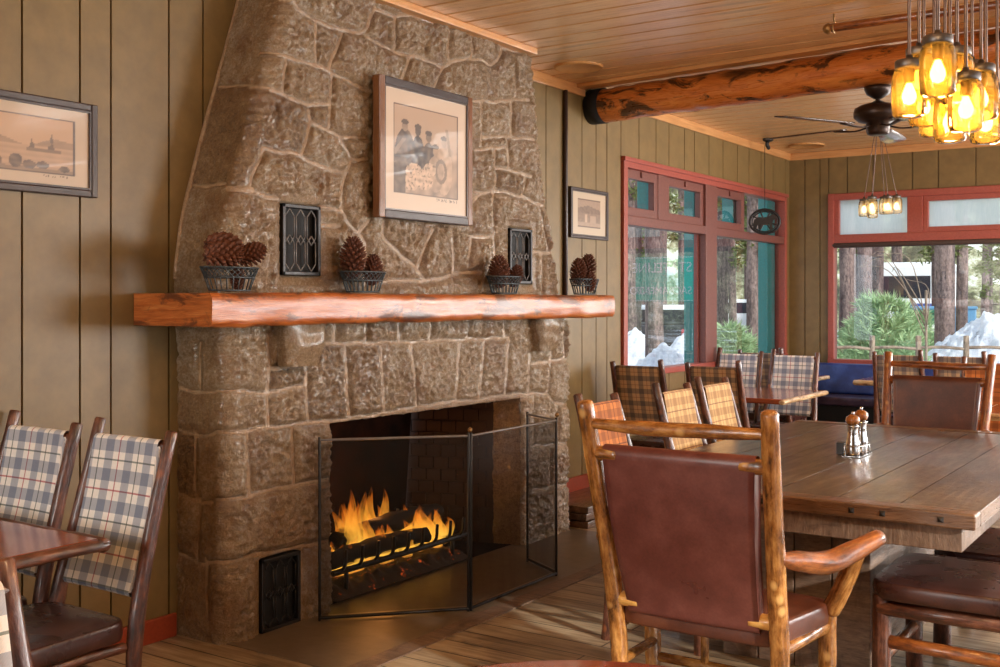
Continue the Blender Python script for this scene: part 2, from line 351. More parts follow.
    def build(s, name, mat, parent=None, bevel=0., seg=2, solid=0., auto=False):
        me = bpy.data.meshes.new(name); me.from_pydata(s.v, [], s.f)
        if s.sm: me.polygons.foreach_set('use_smooth', s.sm)
        a = me.attributes.new('tc', 'FLOAT_VECTOR', 'POINT'); a.data.foreach_set('vector', np.array(s.t, dtype=np.float32).ravel())
        for k, (typ, arr) in s.attr.items():
            at = me.attributes.new(k, typ, 'POINT'); at.data.foreach_set('value' if typ == 'FLOAT' else 'color', np.array(arr, dtype=np.float32).ravel())
        me.materials.append(M[mat] if isinstance(mat, str) else mat)
        me.validate(); me.update()
        o = bpy.data.objects.new(name, me); C.objects.link(o)
        if parent is not None: o.parent = parent
        if solid:
            md = o.modifiers.new('solid', 'SOLIDIFY'); md.thickness = solid; md.offset = 0
        if bevel:
            md = o.modifiers.new('bevel', 'BEVEL'); md.width = bevel; md.segments = seg; md.limit_method = 'ANGLE'; md.angle_limit = R(40)
        return o

def tag(o, label, cat, group=None, kind=None):
    o['label'] = label; o['category'] = cat
    if group: o['group'] = group
    if kind: o['kind'] = kind
    return o
def struct(o):
    o['kind'] = 'structure'; return o
def thing(name, label, cat, loc=(0, 0, 0), rz=0., group=None, kind=None):
    o = bpy.data.objects.new(name, None); C.objects.link(o); o.empty_display_size = .1
    o.location = loc; o.rotation_euler = (0, 0, rz)
    return tag(o, label, cat, group, kind)
def copy_thing(root, loc, rz, label, group=None):
    def rec(o, par):
        c = o.copy(); C.objects.link(c)
        if par is not None: c.parent = par
        for ch in list(o.children): rec(ch, c)
        return c
    r = rec(root, None); r.location = loc; r.rotation_euler = (0, 0, rz); r['label'] = label
    if group: r['group'] = group
    return r

# ------------------------------------------------------------------ room shell
WX, BY, CZ, FX = -3.968, 11.40, 3.06, -3.67
REX, RY0 = 3.6, -2.6        # right wall and the wall behind the camera

def boards(mb, axis, pos, edges, segs_of, depth=.012, gap=.010, back=.02, flip=1):
    """vertical boards: between consecutive edges along axis; segs_of(a,b) -> list of (z0,z1)"""
    for a, b in zip(edges[:-1], edges[1:]):
        for z0, z1 in segs_of(a, b):
            lo = [0, 0, z0]; hi = [0, 0, z1]; o = 1 - axis
            lo[axis], hi[axis] = a + gap / 2, b - gap / 2
            lo[o], hi[o] = sorted((pos, pos - flip * depth)); mb.box(lo, hi, 2)
            lo[axis], hi[axis] = a - .001, b + .001
            lo[o], hi[o] = sorted((pos - flip * depth, pos - flip * (depth + back))); mb.box(lo, hi, 2)

def shell():
    # left wall (fireplace and window wall)
    e = [RY0]; g = random.Random(3)
    while e[-1] < 2.1: e.append(e[-1] + g.choice([.14, .2, .26, .31]))
    e += [2.536, 2.796, 2.946, 3.25, 3.445, 3.66, 3.85]
    right = [5.70, 5.98, 6.20, 6.466, 6.696, 6.966, 7.176, 7.345, 7.572]
    over = [7.572, 7.88, 8.187, 8.434, 8.744, 8.953, 9.271, 9.594, 9.948, 10.243, 10.567, 10.907, 11.275]
    mb = MB(); full = lambda a, b: [(0, CZ + .02)]
    boards(mb, 1, WX, e, full); boards(mb, 1, WX, right, full)
    boards(mb, 1, WX, over, lambda a, b: [(0, .895), (2.615, CZ + .02)]); boards(mb, 1, WX, [11.275, BY + .03], full)
    struct(mb.build('wall_left', 'wall'))
    # back wall
    xs = [WX - .03, -3.80, -3.64, -3.548]; mid = [-3.548, -3.355, -3.097, -2.71, -2.464, -2.119, -1.83, -1.6, -1.3, -1.02, -.7, -.4, -.15, .2, .5, .8]
    mb = MB(); boards(mb, 0, BY, xs, full, flip=-1); boards(mb, 0, BY, mid, lambda a, b: [(0, .845), (2.61, CZ + .02)], flip=-1)
    boards(mb, 0, BY, [.8, 1.05, 1.4, 1.75, 2.0, 2.4, 2.7, 3.0, 3.35, REX], lambda a, b: [(0, .845), (2.61, CZ + .02)] if 1.04 < a and b < 3.36 else [(0, CZ + .02)], flip=-1)
    struct(mb.build('wall_back', 'wall'))
    # right wall with three window openings, wall behind the camera with one
    ws = [(1.0, 3.1), (3.6, 6.2), (7.2, 10.0)]
    mb = MB()
    ed = sorted({RY0, BY + .03} | {a for w in ws for a in w} | {RY0 + .6 * i for i in range(1, 6)} | {6.7, 10.7, 2.1, 4.9, 8.6})
    boards(mb, 1, REX, ed, lambda a, b: [(0, .9), (2.6, CZ + .02)] if any(a >= w[0] - .01 and b <= w[1] + .01 for w in ws) else [(0, CZ + .02)], flip=-1)
    struct(mb.build('wall_right', 'wall'))
    mb = MB(); ed = [WX, -3.4, -2.8, -2.2, -1.6, -1.0, -.2, .6, 1.4, 2.0, 2.6, 3.1, REX]
    boards(mb, 0, RY0, ed, lambda a, b: [(0, .9), (2.6, CZ + .02)] if a > -3.5 and b < -.9 else [(0, CZ + .02)], flip=1)
    struct(mb.build('wall_rear', 'wall'))
    # floor
    mb = MB(); mb.box((WX - .35, RY0 - .1, -.08), (REX + .1, BY + .3, 0)); struct(mb.build('floor', 'floor'))
    # plank ceiling
    mb = MB(); y = RY0
    while y < BY:
        mb.box((WX - .03, y + .008, CZ), (REX, y + .182, CZ + .02), 0); y += .19
    mb.box((WX - .3, RY0 - .1, CZ + .018), (REX + .1, BY + .3, CZ + .08), 0)
    struct(mb.build('ceiling', 'ceil', bevel=.004, seg=1))
    # trims
    t = 0
    def trim(lo, hi, mat='trim', bev=.004):
        nonlocal t; t += 1
        mb = MB(); mb.box(lo, hi); return struct(mb.build('trim_%d' % t, mat, bevel=bev))
    trim((WX, 5.86, 2.985), (WX + .022, 6.98, CZ)); trim((WX, 7.24, 2.985), (WX + .022, BY, CZ)); trim((WX, RY0, 2.985), (WX + .022, 3.7, CZ))
    trim((WX + .022, BY - .022, 2.985), (REX, BY, CZ))
    trim((FX + .0, 3.72, 3.02), (FX + .075, 5.76, CZ))
    def base(lo, hi, nm):
        mb = MB(); mb.box(lo, hi); return struct(mb.build(nm, 'base', bevel=.006))
    base((WX, RY0, 0), (WX + .02, 3.28, .105), 'baseboard_left'); base((WX, 6.32, 0), (WX + .02, BY, .24), 'baseboard_left_far')
    base((WX + .02, BY - .02, 0), (REX, BY, .105), 'baseboard_back')
    # hearth flush with the floor, board border round it
    mb = MB(); mb.box((FX - .05, 3.32, -.05), (-3.03, 6.27, .004), 1); struct(mb.build('floor_hearth', 'hearth', bevel=.003))
    mb = MB(); mb.box((-3.03, 3.24, -.05), (-2.93, 6.37, .006), 1); struct(mb.build('trim_hearth', 'tableap', bevel=.003))

def window_left():
    Y0, Y1, Z0, Z1 = 7.58, 11.27, .90, 2.615; X = WX
    w = bpy.data.objects.new('window_1', None); C.objects.link(w); struct(w)
    mb = MB()
    for lo, hi in (((X - .088, Y0 + .06, Z1 - .075), (X + .023, Y1 - .06, Z1 - .001)), ((X - .09, Y0, Z0), (X + .025, Y0 + .065, Z1)), ((X - .09, Y1 - .065, Z0), (X + .025, Y1, Z1)),
                   ((X - .09, Y0, Z0), (X + .035, Y1, Z0 + .05))): mb.box(lo, hi)
    mb.box((X - .005, Y0 - .01, Z1 - .03), (X + .04, Y1 + .01, Z1 + .005))
    mb.build('window_frame', 'red', w, bevel=.006)
    mb = MB(); mb.box((X - .085, Y0 + .03, 2.095), (X + .012, Y1 - .03, 2.17)); mb.box((X - .083, 9.17, Z0 + .03), (X + .015, 9.42, Z1 - .06))
    mb.box((X - .085, 8.24, 2.12), (X - .002, 8.40, Z1 - .06)); mb.build('mullion', 'redb', w, bevel=.006)
    mb = MB(); mb.box((X - .09, 9.14, Z0 + .03), (X - .055, 9.45, 2.1)); mb.build('mullion_stop', 'red', w, bevel=.004)
    for a, b in ((Y0 + .065, 8.25), (8.39, 9.18), (9.42, 10.15)):   # awning sashes of the transom
        mb = MB(); f = .075
        mb.box((X - .065, a, 2.165), (X - .012, b, 2.165 + f)); mb.box((X - .065, a, Z1 - .075 - f), (X - .012, b, Z1 - .075))
        mb.box((X - .066, a, 2.1651), (X - .0105, a + f, Z1 - .0751)); mb.box((X - .066, b - f, 2.1651), (X - .0105, b, Z1 - .0751))
        s = mb.build('sash', 'redb', w, bevel=.006)
        l = MB(); l.box((X - .015, (a + b) / 2 - .02, Z1 - .13), (X + .004, (a + b) / 2 + .02, Z1 - .085)); l.build('latch', 'redb', s, bevel=.003)
    mb = MB(); mb.box((X - .075, 10.15, 2.165), (X - .03, 10.2, Z1 - .075)); mb.build('mullion', 'redb', w, bevel=.004)
    for a, b, z0, z1 in ((Y0 + .06, 9.2, Z0 + .04, 2.1), (9.4, Y1 - .06, Z0 + .04, 2.1), (Y0 + .1, 8.25, 2.2, Z1 - .1), (8.4, 9.2, 2.2, Z1 - .1), (9.42, 10.16, 2.2, Z1 - .1), (10.18, Y1 - .06, 2.16, Z1 - .07)):
        mb = MB(); mb.add([(X - .05, a, z0), (X - .05, b, z0), (X - .05, b, z1), (X - .05, a, z1)], [(0, 1, 2, 3)]); mb.build('pane', 'glass', w)
    mb = MB()   # deep teal outside casing
    for a, b in ((9.0, 9.46), (11.0, 11.42), (7.3, 7.60)): mb.box((X - .195, a if a != 9.0 else 9.16, .7), (X - .092, b, 2.9))
    for a, b in ((8.24, 8.4), (10.05, 10.2)): mb.box((X - .2, a, 2.12), (X - .092, b, 2.62))
    mb.box((X - .195, 7.3, 2.62), (X - .092, 11.42, 2.95)); mb.box((X - .195, 7.3, .7), (X - .092, 11.42, .89))
    mb.build('outside_casing', 'teal', w, bevel=.006)

def window_back():
    X0, X1, Z0, Z1 = -3.55, .8, .845, 2.61; Y = BY
    w = bpy.data.objects.new('window_2', None); C.objects.link(w); struct(w)
    mb = MB(); f = .06
    for lo, hi in (((X0 + .05, Y - .028, Z1 - .07), (X1 - .05, Y + .098, Z1 - .001)), ((X0, Y - .03, Z0), (X0 + f, Y + .1, Z1)), ((X1 - f, Y - .03, Z0), (X1, Y + .1, Z1)), ((X0, Y - .045, Z0), (X1, Y + .1, Z0 + .055)),
                   ((X0 + .03, Y - .02, 2.095), (X1, Y + .1, 2.185)), ((-2.76, Y - .015, 2.12), (-2.61, Y + .1, Z1 - .05)), ((-1.1, Y - .015, Z0), (-.95, Y + .1, Z1)),
                   ((X0 + .05, Y - .005, 2.15), (X0 + .11, Y + .06, Z1 - .04)),
                   ((-2.61, Y - .005, 2.18), (-1.1, Y + .06, 2.235)), ((-2.61, Y - .005, Z1 - .12), (-1.1, Y + .06, Z1 - .05)), ((-2.61, Y - .0065, 2.181), (-2.56, Y + .061, Z1 - .051))): mb.box(lo, hi)
    mb.build('window_frame', 'red', w, bevel=.006)
    mb = MB(); mb.tube([(X0 + .05, Y - .005, 2.075), (-1.1, Y - .005, 2.075)], .028, 12, 1); mb.build('rolled_shade', 'shade', w)
    mb = MB(); mb.box((-1.92, Y - .02, Z1 - .075), (-1.88, Y - .003, Z1 - .045)); mb.build('latch', 'red', w)
    for a, b, z0, z1, m in ((X0 + f - .01, -2.7, 2.16, Z1 - .05, 'frost'), (-2.62, -1.0, 2.2, Z1 - .08, 'frost'), (X0 + f - .01, -1.0, Z0 + .04, 2.12, 'glass'), (-1.0, X1 - .05, Z0 + .04, 2.12, 'glass'), (-1.0, X1 - .05, 2.16, Z1 - .05, 'frost')):
        mb = MB(); mb.add([(a, Y + .04, z0), (b, Y + .04, z0), (b, Y + .04, z1), (a, Y + .04, z1)], [(0, 1, 2, 3)]); mb.build('pane', m, w)

def window_side():
    n = 2
    for a, b in ((1.0, 3.1), (3.6, 6.2), (7.2, 10.0)):
        n += 1; w = bpy.data.objects.new('window_%d' % n, None); C.objects.link(w); struct(w); mb = MB(); X = REX
        for lo, hi in (((X - .03, a, .9), (X + .06, b, .97)), ((X - .03, a, 2.53), (X + .06, b, 2.6)), ((X - .03, a, .9), (X + .06, a + .07, 2.6)), ((X - .03, b - .07, .9), (X + .06, b, 2.6)),
                       ((X - .02, (a + b) / 2 - .05, .9), (X + .05, (a + b) / 2 + .05, 2.6)), ((X - .02, a, 2.08), (X + .05, b, 2.16))): mb.box(lo, hi)
        mb.build('window_frame', 'red', w, bevel=.006)
    w = bpy.data.objects.new('window_7', None); C.objects.link(w); struct(w); mb = MB(); Y = BY
    for lo, hi in (((1.05, Y - .03, .845), (1.12, Y + .1, 2.61)), ((3.28, Y - .03, .845), (3.35, Y + .1, 2.61)), ((1.1, Y - .028, .846), (3.3, Y + .1, .9)), ((1.1, Y - .028, 2.54), (3.3, Y + .1, 2.609)), ((2.15, Y - .02, .88), (2.25, Y + .1, 2.57))): mb.box(lo, hi)
    mb.build('window_frame', 'red', w, bevel=.006)
    w = bpy.data.objects.new('window_6', None); C.objects.link(w); struct(w); mb = MB(); Y = RY0
    for lo, hi in (((-3.4, Y - .06, .9), (-1.0, Y + .03, .97)), ((-3.4, Y - .06, 2.53), (-1.0, Y + .03, 2.6)), ((-3.4, Y - .06, .9), (-3.33, Y + .03, 2.6)), ((-1.07, Y - .06, .9), (-1.0, Y + .03, 2.6)), ((-2.25, Y - .05, .9), (-2.15, Y + .02, 2.6))): mb.box(lo, hi)
    mb.build('window_frame', 'red', w, bevel=.006)

# ------------------------------------------------------------------ fireplace
MORTAR = [[(3.64,2.94),(3.67,2.89),(3.71,2.9),(3.75,2.86),(3.86,2.84),(3.95,2.83),(4.05,2.83),(4.16,2.84),(4.22,2.87)],[(4.29,3.0),(4.24,2.89),(4.22,2.87)],[(4.29,2.99),(4.46,2.98),(4.58,3.02),(4.68,3.02),(4.78,3.02)],[(4.45,2.98),(4.45,2.81)],[(4.58,2.8),(4.51,2.66)],[(4.22,2.84),(4.31,2.82),(4.37,2.81),(4.45,2.8),(4.58,2.8),(4.74,2.81),(4.87,2.79)],[(4.92,3.03),(4.92,2.83)],[(4.78,2.66),(4.87,2.79),(4.95,2.84),(5.13,2.89),(5.25,2.9),(5.33,2.88),(5.41,2.93)],[(5.14,3.02),(5.14,2.9)],[(5.59,2.96),(5.61,2.75)],[(5.41,2.93),(5.46,3.01),(5.65,3.02)],[(3.86,2.84),(3.86,2.64)],[(4.05,2.81),(3.95,2.62)],[(3.53,2.64),(3.67,2.63),(3.82,2.62),(3.9,2.63),(3.95,2.62),(4.06,2.59),(4.21,2.56)],[(3.66,2.63),(3.64,2.45)],[(3.52,2.61),(3.51,2.49)],[(3.46,2.46),(3.53,2.47),(3.65,2.45),(3.78,2.43),(3.96,2.45)],[(3.97,2.6),(3.96,2.45),(3.96,2.34)],[(3.8,2.41),(3.82,2.35),(3.77,2.18)],[(3.82,2.35),(3.96,2.32),(4.05,2.3),(4.22,2.32)],[(3.53,2.19),(3.61,2.19),(3.77,2.18),(3.9,2.14),(4.06,2.13)],[(3.52,2.19),(3.44,2.0)],[(4.03,2.29),(4.11,2.21),(4.08,2.14),(4.04,2.02),(4.04,1.94)],[(3.35,2.0),(3.52,1.98),(3.61,1.97)],[(3.88,1.95),(4.04,1.94)],[(4.11,2.2),(4.24,2.22)],[(4.04,1.95),(4.08,1.89),(4.16,1.85),(4.22,1.79),(4.22,1.74),(4.21,1.58)],[(4.25,1.91),(4.18,1.85)],[(4.36,1.91),(4.35,1.83),(4.44,1.78),(4.54,1.72),(4.64,1.67)],[(4.78,1.89),(4.71,1.8),(4.64,1.67),(4.72,1.61)],[(3.89,1.86),(4.03,1.87)],[(4.72,1.61),(4.84,1.62),(5.03,1.66),(5.25,1.67)],[(4.96,1.88),(4.96,1.66)],[(5.14,1.86),(5.1,1.69)],[(4.35,1.6),(4.72,1.61)],[(5.18,2.12),(5.36,2.15),(5.52,2.15),(5.68,2.14),(5.8,2.12),(5.93,2.1)],[(5.36,2.14),(5.36,1.93),(5.38,1.77)],[(5.72,2.28),(5.68,2.14)],[(5.86,2.1),(5.91,2.01),(5.97,1.83)],[(5.78,1.8),(6.1,1.81)],[(5.9,1.79),(5.9,1.57)],[(5.16,2.07),(5.23,2.12)],[(5.11,1.87),(5.36,1.88)],[(5.34,1.79),(5.32,1.72),(5.25,1.56)],[(5.16,2.65),(5.38,2.68),(5.58,2.72),(5.76,2.75)],[(5.24,2.65),(5.24,2.41)],[(5.56,2.7),(5.55,2.5)],[(5.26,2.46),(5.38,2.47),(5.54,2.49),(5.69,2.5),(5.83,2.51)],[(5.18,2.37),(5.32,2.4),(5.49,2.42)],[(5.51,2.47),(5.53,2.3)],[(5.37,2.4),(5.39,2.24),(5.37,2.15)],[(5.4,2.29),(5.54,2.29),(5.66,2.28),(5.79,2.27)],[(3.28,1.11),(3.54,1.08),(3.79,1.1)],[(3.55,1.2),(3.55,0.93)],[(3.79,1.2),(3.81,0.93)],[(3.55,1.35),(3.56,1.2)],[(3.56,1.2),(3.79,1.2)],[(3.25,0.92),(3.42,0.92),(3.69,0.92),(3.96,0.92)],[(3.42,0.92),(3.44,0.64)],[(3.7,0.91),(3.72,0.65)],[(3.27,0.63),(3.43,0.63),(3.72,0.64),(3.87,0.64),(3.97,0.64)],[(3.3,0.36),(3.48,0.36),(3.74,0.35),(3.97,0.34)],[(3.76,0.35),(3.76,-0.04)],[(3.9,1.29),(4.13,1.29),(4.58,1.28),(5.05,1.28),(5.53,1.28)],[(3.79,1.29),(3.9,1.29)],[(3.99,1.39),(3.99,1.29)],[(4.22,1.39),(4.22,1.28)],[(4.49,1.4),(4.49,1.28)],[(4.75,1.4),(4.75,1.28)],[(5.1,1.4),(5.1,1.28)],[(5.48,1.4),(5.48,1.28)],[(3.81,1.29),(3.81,1.2)],[(4.06,1.28),(4.1,0.94)],[(4.34,1.26),(4.37,0.94)],[(4.59,1.27),(4.63,0.94)],[(5.03,1.26),(4.99,0.96)],[(5.27,1.27),(5.22,0.94)],[(5.53,1.28),(5.49,0.93)],[(5.77,1.18),(5.75,0.94)],[(3.81,0.92),(3.9,0.92),(4.29,0.92),(4.83,0.93),(5.48,0.93),(5.98,0.91),(6.05,0.85),(6.3,0.82)],[(5.8,1.11),(6.3,1.12)],[(6.02,1.18),(5.98,0.93)],[(6.18,1.34),(6.18,1.12)],[(5.81,0.91),(5.81,0.63)],[(5.8,0.59),(6.31,0.56)],[(6.09,0.83),(6.1,0.57)],[(5.81,0.32),(6.31,0.29)],[(6.0,0.57),(6.0,0.32)]]
YL = ([0, 1.3, 1.44, 1.64, 1.866, 2.10, 2.34, 2.685, 2.94, 3.06], [3.31, 3.31, 3.30, 3.295, 3.329, 3.398, 3.474, 3.589, 3.671, 3.71])
YR = ([0, 1.36, 1.42, 1.6, 1.892, 2.267, 2.70, 3.02, 3.06], [6.265, 6.265, 6.13, 6.12, 6.054, 5.932, 5.849, 5.79, 5.78])
OY0, OY1, OZ = 3.96, 5.66, .908
VENTS = [(3.633, 3.884, 1.62, 1.95), (5.53, 5.78, 1.606, 1.941), (3.503, 3.75, .0, .333)]

def grille(parent, y0, y1, z0, z1, nm='vent_grille'):
    X = FX + .014
    m = MB()
    for lo, hi in (((FX - .02, y0, z0), (X + .012, y0 + .018, z1)), ((FX - .02, y1 - .018, z0), (X + .012, y1, z1)), ((FX - .02, y0, z0), (X + .012, y1, z0 + .018)), ((FX - .02, y0, z1 - .018), (X + .012, y1, z1))): m.box(lo, hi)
    g = m.build(nm, 'iron', parent, bevel=.003)
    b = MB(); b.box((FX - .028, y0 + .01, z0 + .01), (X - .026, y1 - .01, z1 - .01)); b.build('backing', 'black', g)
    l = MB(); w = (y1 - y0 - .036) / 3; zm = (z0 + z1) / 2; h = .035
    bar = lambda a, b_: l.tube([(X, *a), (X, *b_)], .0030, 6, 1, dome=0)
    for k in range(3):
        c = y0 + .018 + (k + .5) * w; q = w * .40
        for s in (-1, 1):
            ap = zm - s * .022; far = (z1 - .020) if s > 0 else (z0 + .020)
            for e in (-1, 1):
                bar((c, ap), (c + e * q, ap + s * h)); bar((c + e * q, ap + s * h), (c + e * q, far - s * h)); bar((c + e * q, far - s * h), (c, far))
    l.build('lattice', 'greyiron' if z0 > 1 else 'iron', g)

def fireplace():
    root = thing('stone_fireplace', 'tall tapered fieldstone fireplace with a lit firebox and raised mortar lines', 'fireplace', (0, 0, 0))
    rc = .05
    zs = list(np.arange(0, 3.0601, .0076)); k = min(range(len(zs)), key=lambda i: abs(zs[i] - OZ)); zs[k] = OZ; zs[-1] = CZ
    nF = 400; fr = np.linspace(0, 1, nF + 1); wb = 6.265 - 3.31 - 2 * rc
    for y in (OY0, OY1):
        i = int(np.argmin(abs(fr - (y - 3.31 - rc) / wb))); fr[i] = (y - 3.31 - rc) / wb
    # profile: (kind, param)
    P = []; N = []; S = []; Z = []
    nS = 24; nC = 6
    for z in zs:
        yl = np.interp(z, *YL); yr = np.interp(z, *YR); row = []
        for i in range(nS): x = WX - .01 + (FX - rc - WX + .01) * i / nS; row.append((x, yl, 0, -1, yl - (FX - x)))
        for i in range(nC):
            a = PI / 2 * i / nC; row.append((FX - rc + rc * math.sin(a), yl + rc - rc * math.cos(a), math.sin(a), -math.cos(a), yl + rc * (i / nC) * .6))
        for f in fr:
            y = yl + rc + f * (yr - yl - 2 * rc); row.append((FX, y, 1, 0, y))
        for i in range(1, nC + 1):
            a = PI / 2 * i / nC; row.append((FX - rc + rc * math.cos(a), yr - rc + rc * math.sin(a), math.cos(a), math.sin(a), yr - rc + rc * i / nC * .6))
        for i in range(1, 9): x = FX - rc - (FX - rc - WX + .01) * i / 8; row.append((x, yr, 0, 1, yr + (FX - x)))
        P.append([(r[0], r[1], z) for r in row]); N.append([(r[2], r[3], 0) for r in row]); S.append([(r[4], z) for r in row])
    P = np.array(P); N = np.array(N); S = np.array(S); nr, nc = S.shape[:2]
    s = S.reshape(-1, 2); wob = np.array([(mnoise.noise(Vector((a * 9, b * 9, 3))), mnoise.noise(Vector((a * 9, b * 9, 8)))) for a, b in s]) * .012
    q = s + wob; d = np.full(len(q), 9.)
    lines = [l for l in MORTAR]
    for z in (.36, .63, .92, 1.11): lines.append([(2.95, z + .02), (3.15, z - .02), (3.31, z)])
    for z in (2.0, 2.47): lines.append([(3.3 + .16 * (z - 1.6) - .35, z + .03), (3.36 + .26 * (z - 1.6), z)])
    lines += [[(3.16, 1.11), (3.16, 1.32)], [(3.13, .63), (3.12, .92)], [(3.2, .1), (3.2, .36)], [(3.14, .36), (3.15, .63)]]
    for l in lines:
        for a, b in zip(l[:-1], l[1:]):
            a = np.array(a); b = np.array(b); ab = b - a; t = np.clip(((q - a) @ ab) / max(1e-9, ab @ ab), 0, 1)
            d = np.minimum(d, np.linalg.norm(q - a - t[:, None] * ab, axis=1))
    # stone ids by flood fill
    d2 = d.reshape(nr, nc); free = d2 > .011; tint = np.full((nr, nc), .5); seen = np.zeros((nr, nc), bool); g = random.Random(5); flat = np.zeros((nr, nc)); tilt = {}
    for i in range(0, nr, 3):
        for j in range(0, nc, 3):
            if free[i, j] and not seen[i, j]:
                st = [(i, j)]; seen[i, j] = True; tv = g.random(); off = g.uniform(-.008, .014)
                while st:
                    a, b = st.pop(); tint[a, b] = tv; flat[a, b] = off
                    for e, f in ((a + 1, b), (a - 1, b), (a, b + 1), (a, b - 1)):
                        if 0 <= e < nr and 0 <= f < nc and free[e, f] and not seen[e, f]: seen[e, f] = True; st.append((e, f))
    mort = np.clip((.0115 - d) / .004, 0, 1)
    def rg(a, b):
        w1 = mnoise.noise(Vector((a * 6, b * 6, 1))); w2 = 1 - abs(mnoise.noise(Vector((a * 19 + w1, b * 21, 4)))) * 2; w3 = mnoise.noise(Vector((a * 44, b * 40, 2))); w4 = 1 - abs(mnoise.noise(Vector((a * 52 + w1 * 2, b * 48, 7)))) * 2
        return w1 * .012 + w2 * .014 + w3 * .012 + w4 * .009
    rough = np.array([rg(a, b) for a, b in s])
    pil = np.clip((d - .010) / .028, 0, 1); pil = pil * (2 - pil)
    h = np.where(d < .0105, .009 * np.sqrt(np.clip(1 - (d / .0105) ** 2, 0, 1)) + .006, .001 + pil * .009 + pil * (rough + flat.reshape(-1) * .6))
    for y0, y1, z0, z1 in VENTS:
        dv = np.maximum(np.maximum(y0 - s[:, 0], s[:, 0] - y1), np.maximum(z0 - s[:, 1], s[:, 1] - z1)); h = np.where(dv < .006, -.03, np.where(dv < .05, np.minimum(h, .012 + .25 * (dv - .006)), h))
    edge = (abs(s[:, 0] - OY0) < .012) | (abs(s[:, 0] - OY1) < .012); h[edge & (s[:, 1] < OZ)] *= .4
    h = np.where(N.reshape(-1, 3)[:, 0] < .98, h * .5, h); P = (P.reshape(-1, 3) + N.reshape(-1, 3) * h[:, None])
    mb = MB(); F = []
    sc = S[:, :, 0]; zz = S[:, :, 1]
    for i in range(nr - 1):
        zc = (zz[i, 0] + zz[i + 1, 0]) / 2
        for j in range(nc - 1):
            yc = (sc[i, j] + sc[i, j + 1]) / 2
            if zc < OZ and OY0 < yc < OY1: continue
            a = i * nc + j; F.append((a, a + 1, a + nc + 1, a + nc))
    mb.add(P.tolist(), F)
    mb.attr['mortar'] = ('FLOAT', mort); mb.attr['tint'] = ('FLOAT', tint.reshape(-1))
    mb.build('stonework', 'stone', root)
    mb = MB(); mb.tube([(WX + .006, np.interp(z, *YL) - .012, z) for z in np.arange(1.60, 3.06, .06)], .011, 8, 2, .3); n = len(mb.v); mb.attr['mortar'] = ('FLOAT', [1.] * n); mb.attr['tint'] = ('FLOAT', [.6] * n); mb.build('mortar_bead', 'stone', root)
    # stone return of the jambs and lintel
    mb = MB()
    def jit(x, y, z): n = mnoise.noise(Vector((x * 20, y * 20, z * 20))) * .012; return (x, y + (n if z < OZ - .01 else 0), z + (n if z > OZ - .02 else 0))
    mb.grid(lambda u, v: jit(FX + .012 - .17 * u, OY0 + .04 * u, OZ * v), 8, 40); mb.grid(lambda u, v: jit(FX + .012 - .17 * u, OY1 - .05 * u, OZ * v), 8, 40)
    mb.grid(lambda u, v: jit(FX + .012 - .17 * u, OY0 + (OY1 - OY0) * v, OZ), 8, 60)
    n = len(mb.v); mb.attr['mortar'] = ('FLOAT', [0.] * n); mb.attr['tint'] = ('FLOAT', [.35] * n); mb.build('jamb_stones', 'stone', root)
    # firebox
    xb, x0 = -4.38, FX - .155
    mb = MB(); q4 = [(0, 1, 2, 3)]
    mb.add([(x0, OY0 + .04, 0), (xb, 4.06, 0), (xb, 4.06, 1.3), (x0, OY0 + .04, 1.3)], q4); mb.add([(xb, 4.0, 0), (xb, 5.42, 0), (xb + .1, 5.42, 1.3), (xb + .1, 4.0, 1.3)], q4)
    mb.add([(x0, OY0 - .05, OZ), (x0, OY1 + .05, OZ), (x0, OY1 + .05, 1.3), (x0, OY0 - .05, 1.3)], q4); mb.add([(x0, OY0 - .05, 1.3), (x0, OY1 + .05, 1.3), (xb, 5.5, 1.3), (xb, 4.1, 1.3)], q4)
    mb.add([(FX - .04, OY0, .006), (FX - .04, OY1, .006), (xb, 5.5, .006), (xb, 4.1, .006)], q4)
    mb.build('firebox_lining', 'soot', root)
    mb = MB()
    for r in range(17):
        n = 6
        for c in range(n):
            u0, u1 = (c + (.5 if r % 2 else 0)) / n, (c + 1 + (.5 if r % 2 else 0)) / n - .012
            u1 = min(u1, 1.)
            if u0 >= 1: continue
            pt = lambda u: Vector((x0 + (xb - x0) * u, OY1 - .05 + (5.42 - OY1 + .05) * u, 0))
            a, b = pt(u0), pt(u1); nrm = Vector((0, .03, 0)); z0 = r * .076
            V = [a + Vector((0, 0, z0)), b + Vector((0, 0, z0)), b + nrm + Vector((0, 0, z0)), a + nrm + Vector((0, 0, z0))]; V += [v + Vector((0, 0, .068)) for v in V]
            mb.add(V, [(0, 3, 2, 1), (4, 5, 6, 7), (0, 1, 5, 4), (1, 2, 6, 5), (2, 3, 7, 6), (3, 0, 4, 7)], None, False)
    mb.add([(x0 + .02, OY1 - .035, 0), (xb, 5.44, 0), (xb, 5.44, 1.3), (x0 + .02, OY1 - .035, 1.3)], q4)
    mb.build('firebrick_side', 'brick', root)
    # corbel stones under the mantel
    for y0, y1, z0 in ((3.57, 3.84, 1.20), (5.74, 6.0, 1.19)):
        mb = MB()
        def fn(u, v, y0=y0, y1=y1, z0=z0):
            a = 2 * PI * v; ex = .55; cy = math.copysign(abs(math.cos(a)) ** ex, math.cos(a)); cx = math.copysign(abs(math.sin(a)) ** ex, math.sin(a))
            k = .72 + .28 * min(1, u * 2.2); p = Vector((FX + .045 + .075 * cx * k, (y0 + y1) / 2 + (y1 - y0) / 2 * cy * (.8 + .2 * u), z0 + (1.395 - z0) * u))
            return p + Vector((1, .6, .3)) * (mnoise.noise(p * 14) * .018)
        mb.grid(fn, 14, 32); mb.add([fn(0, j / 32) for j in range(32)], [tuple(reversed(range(32)))])
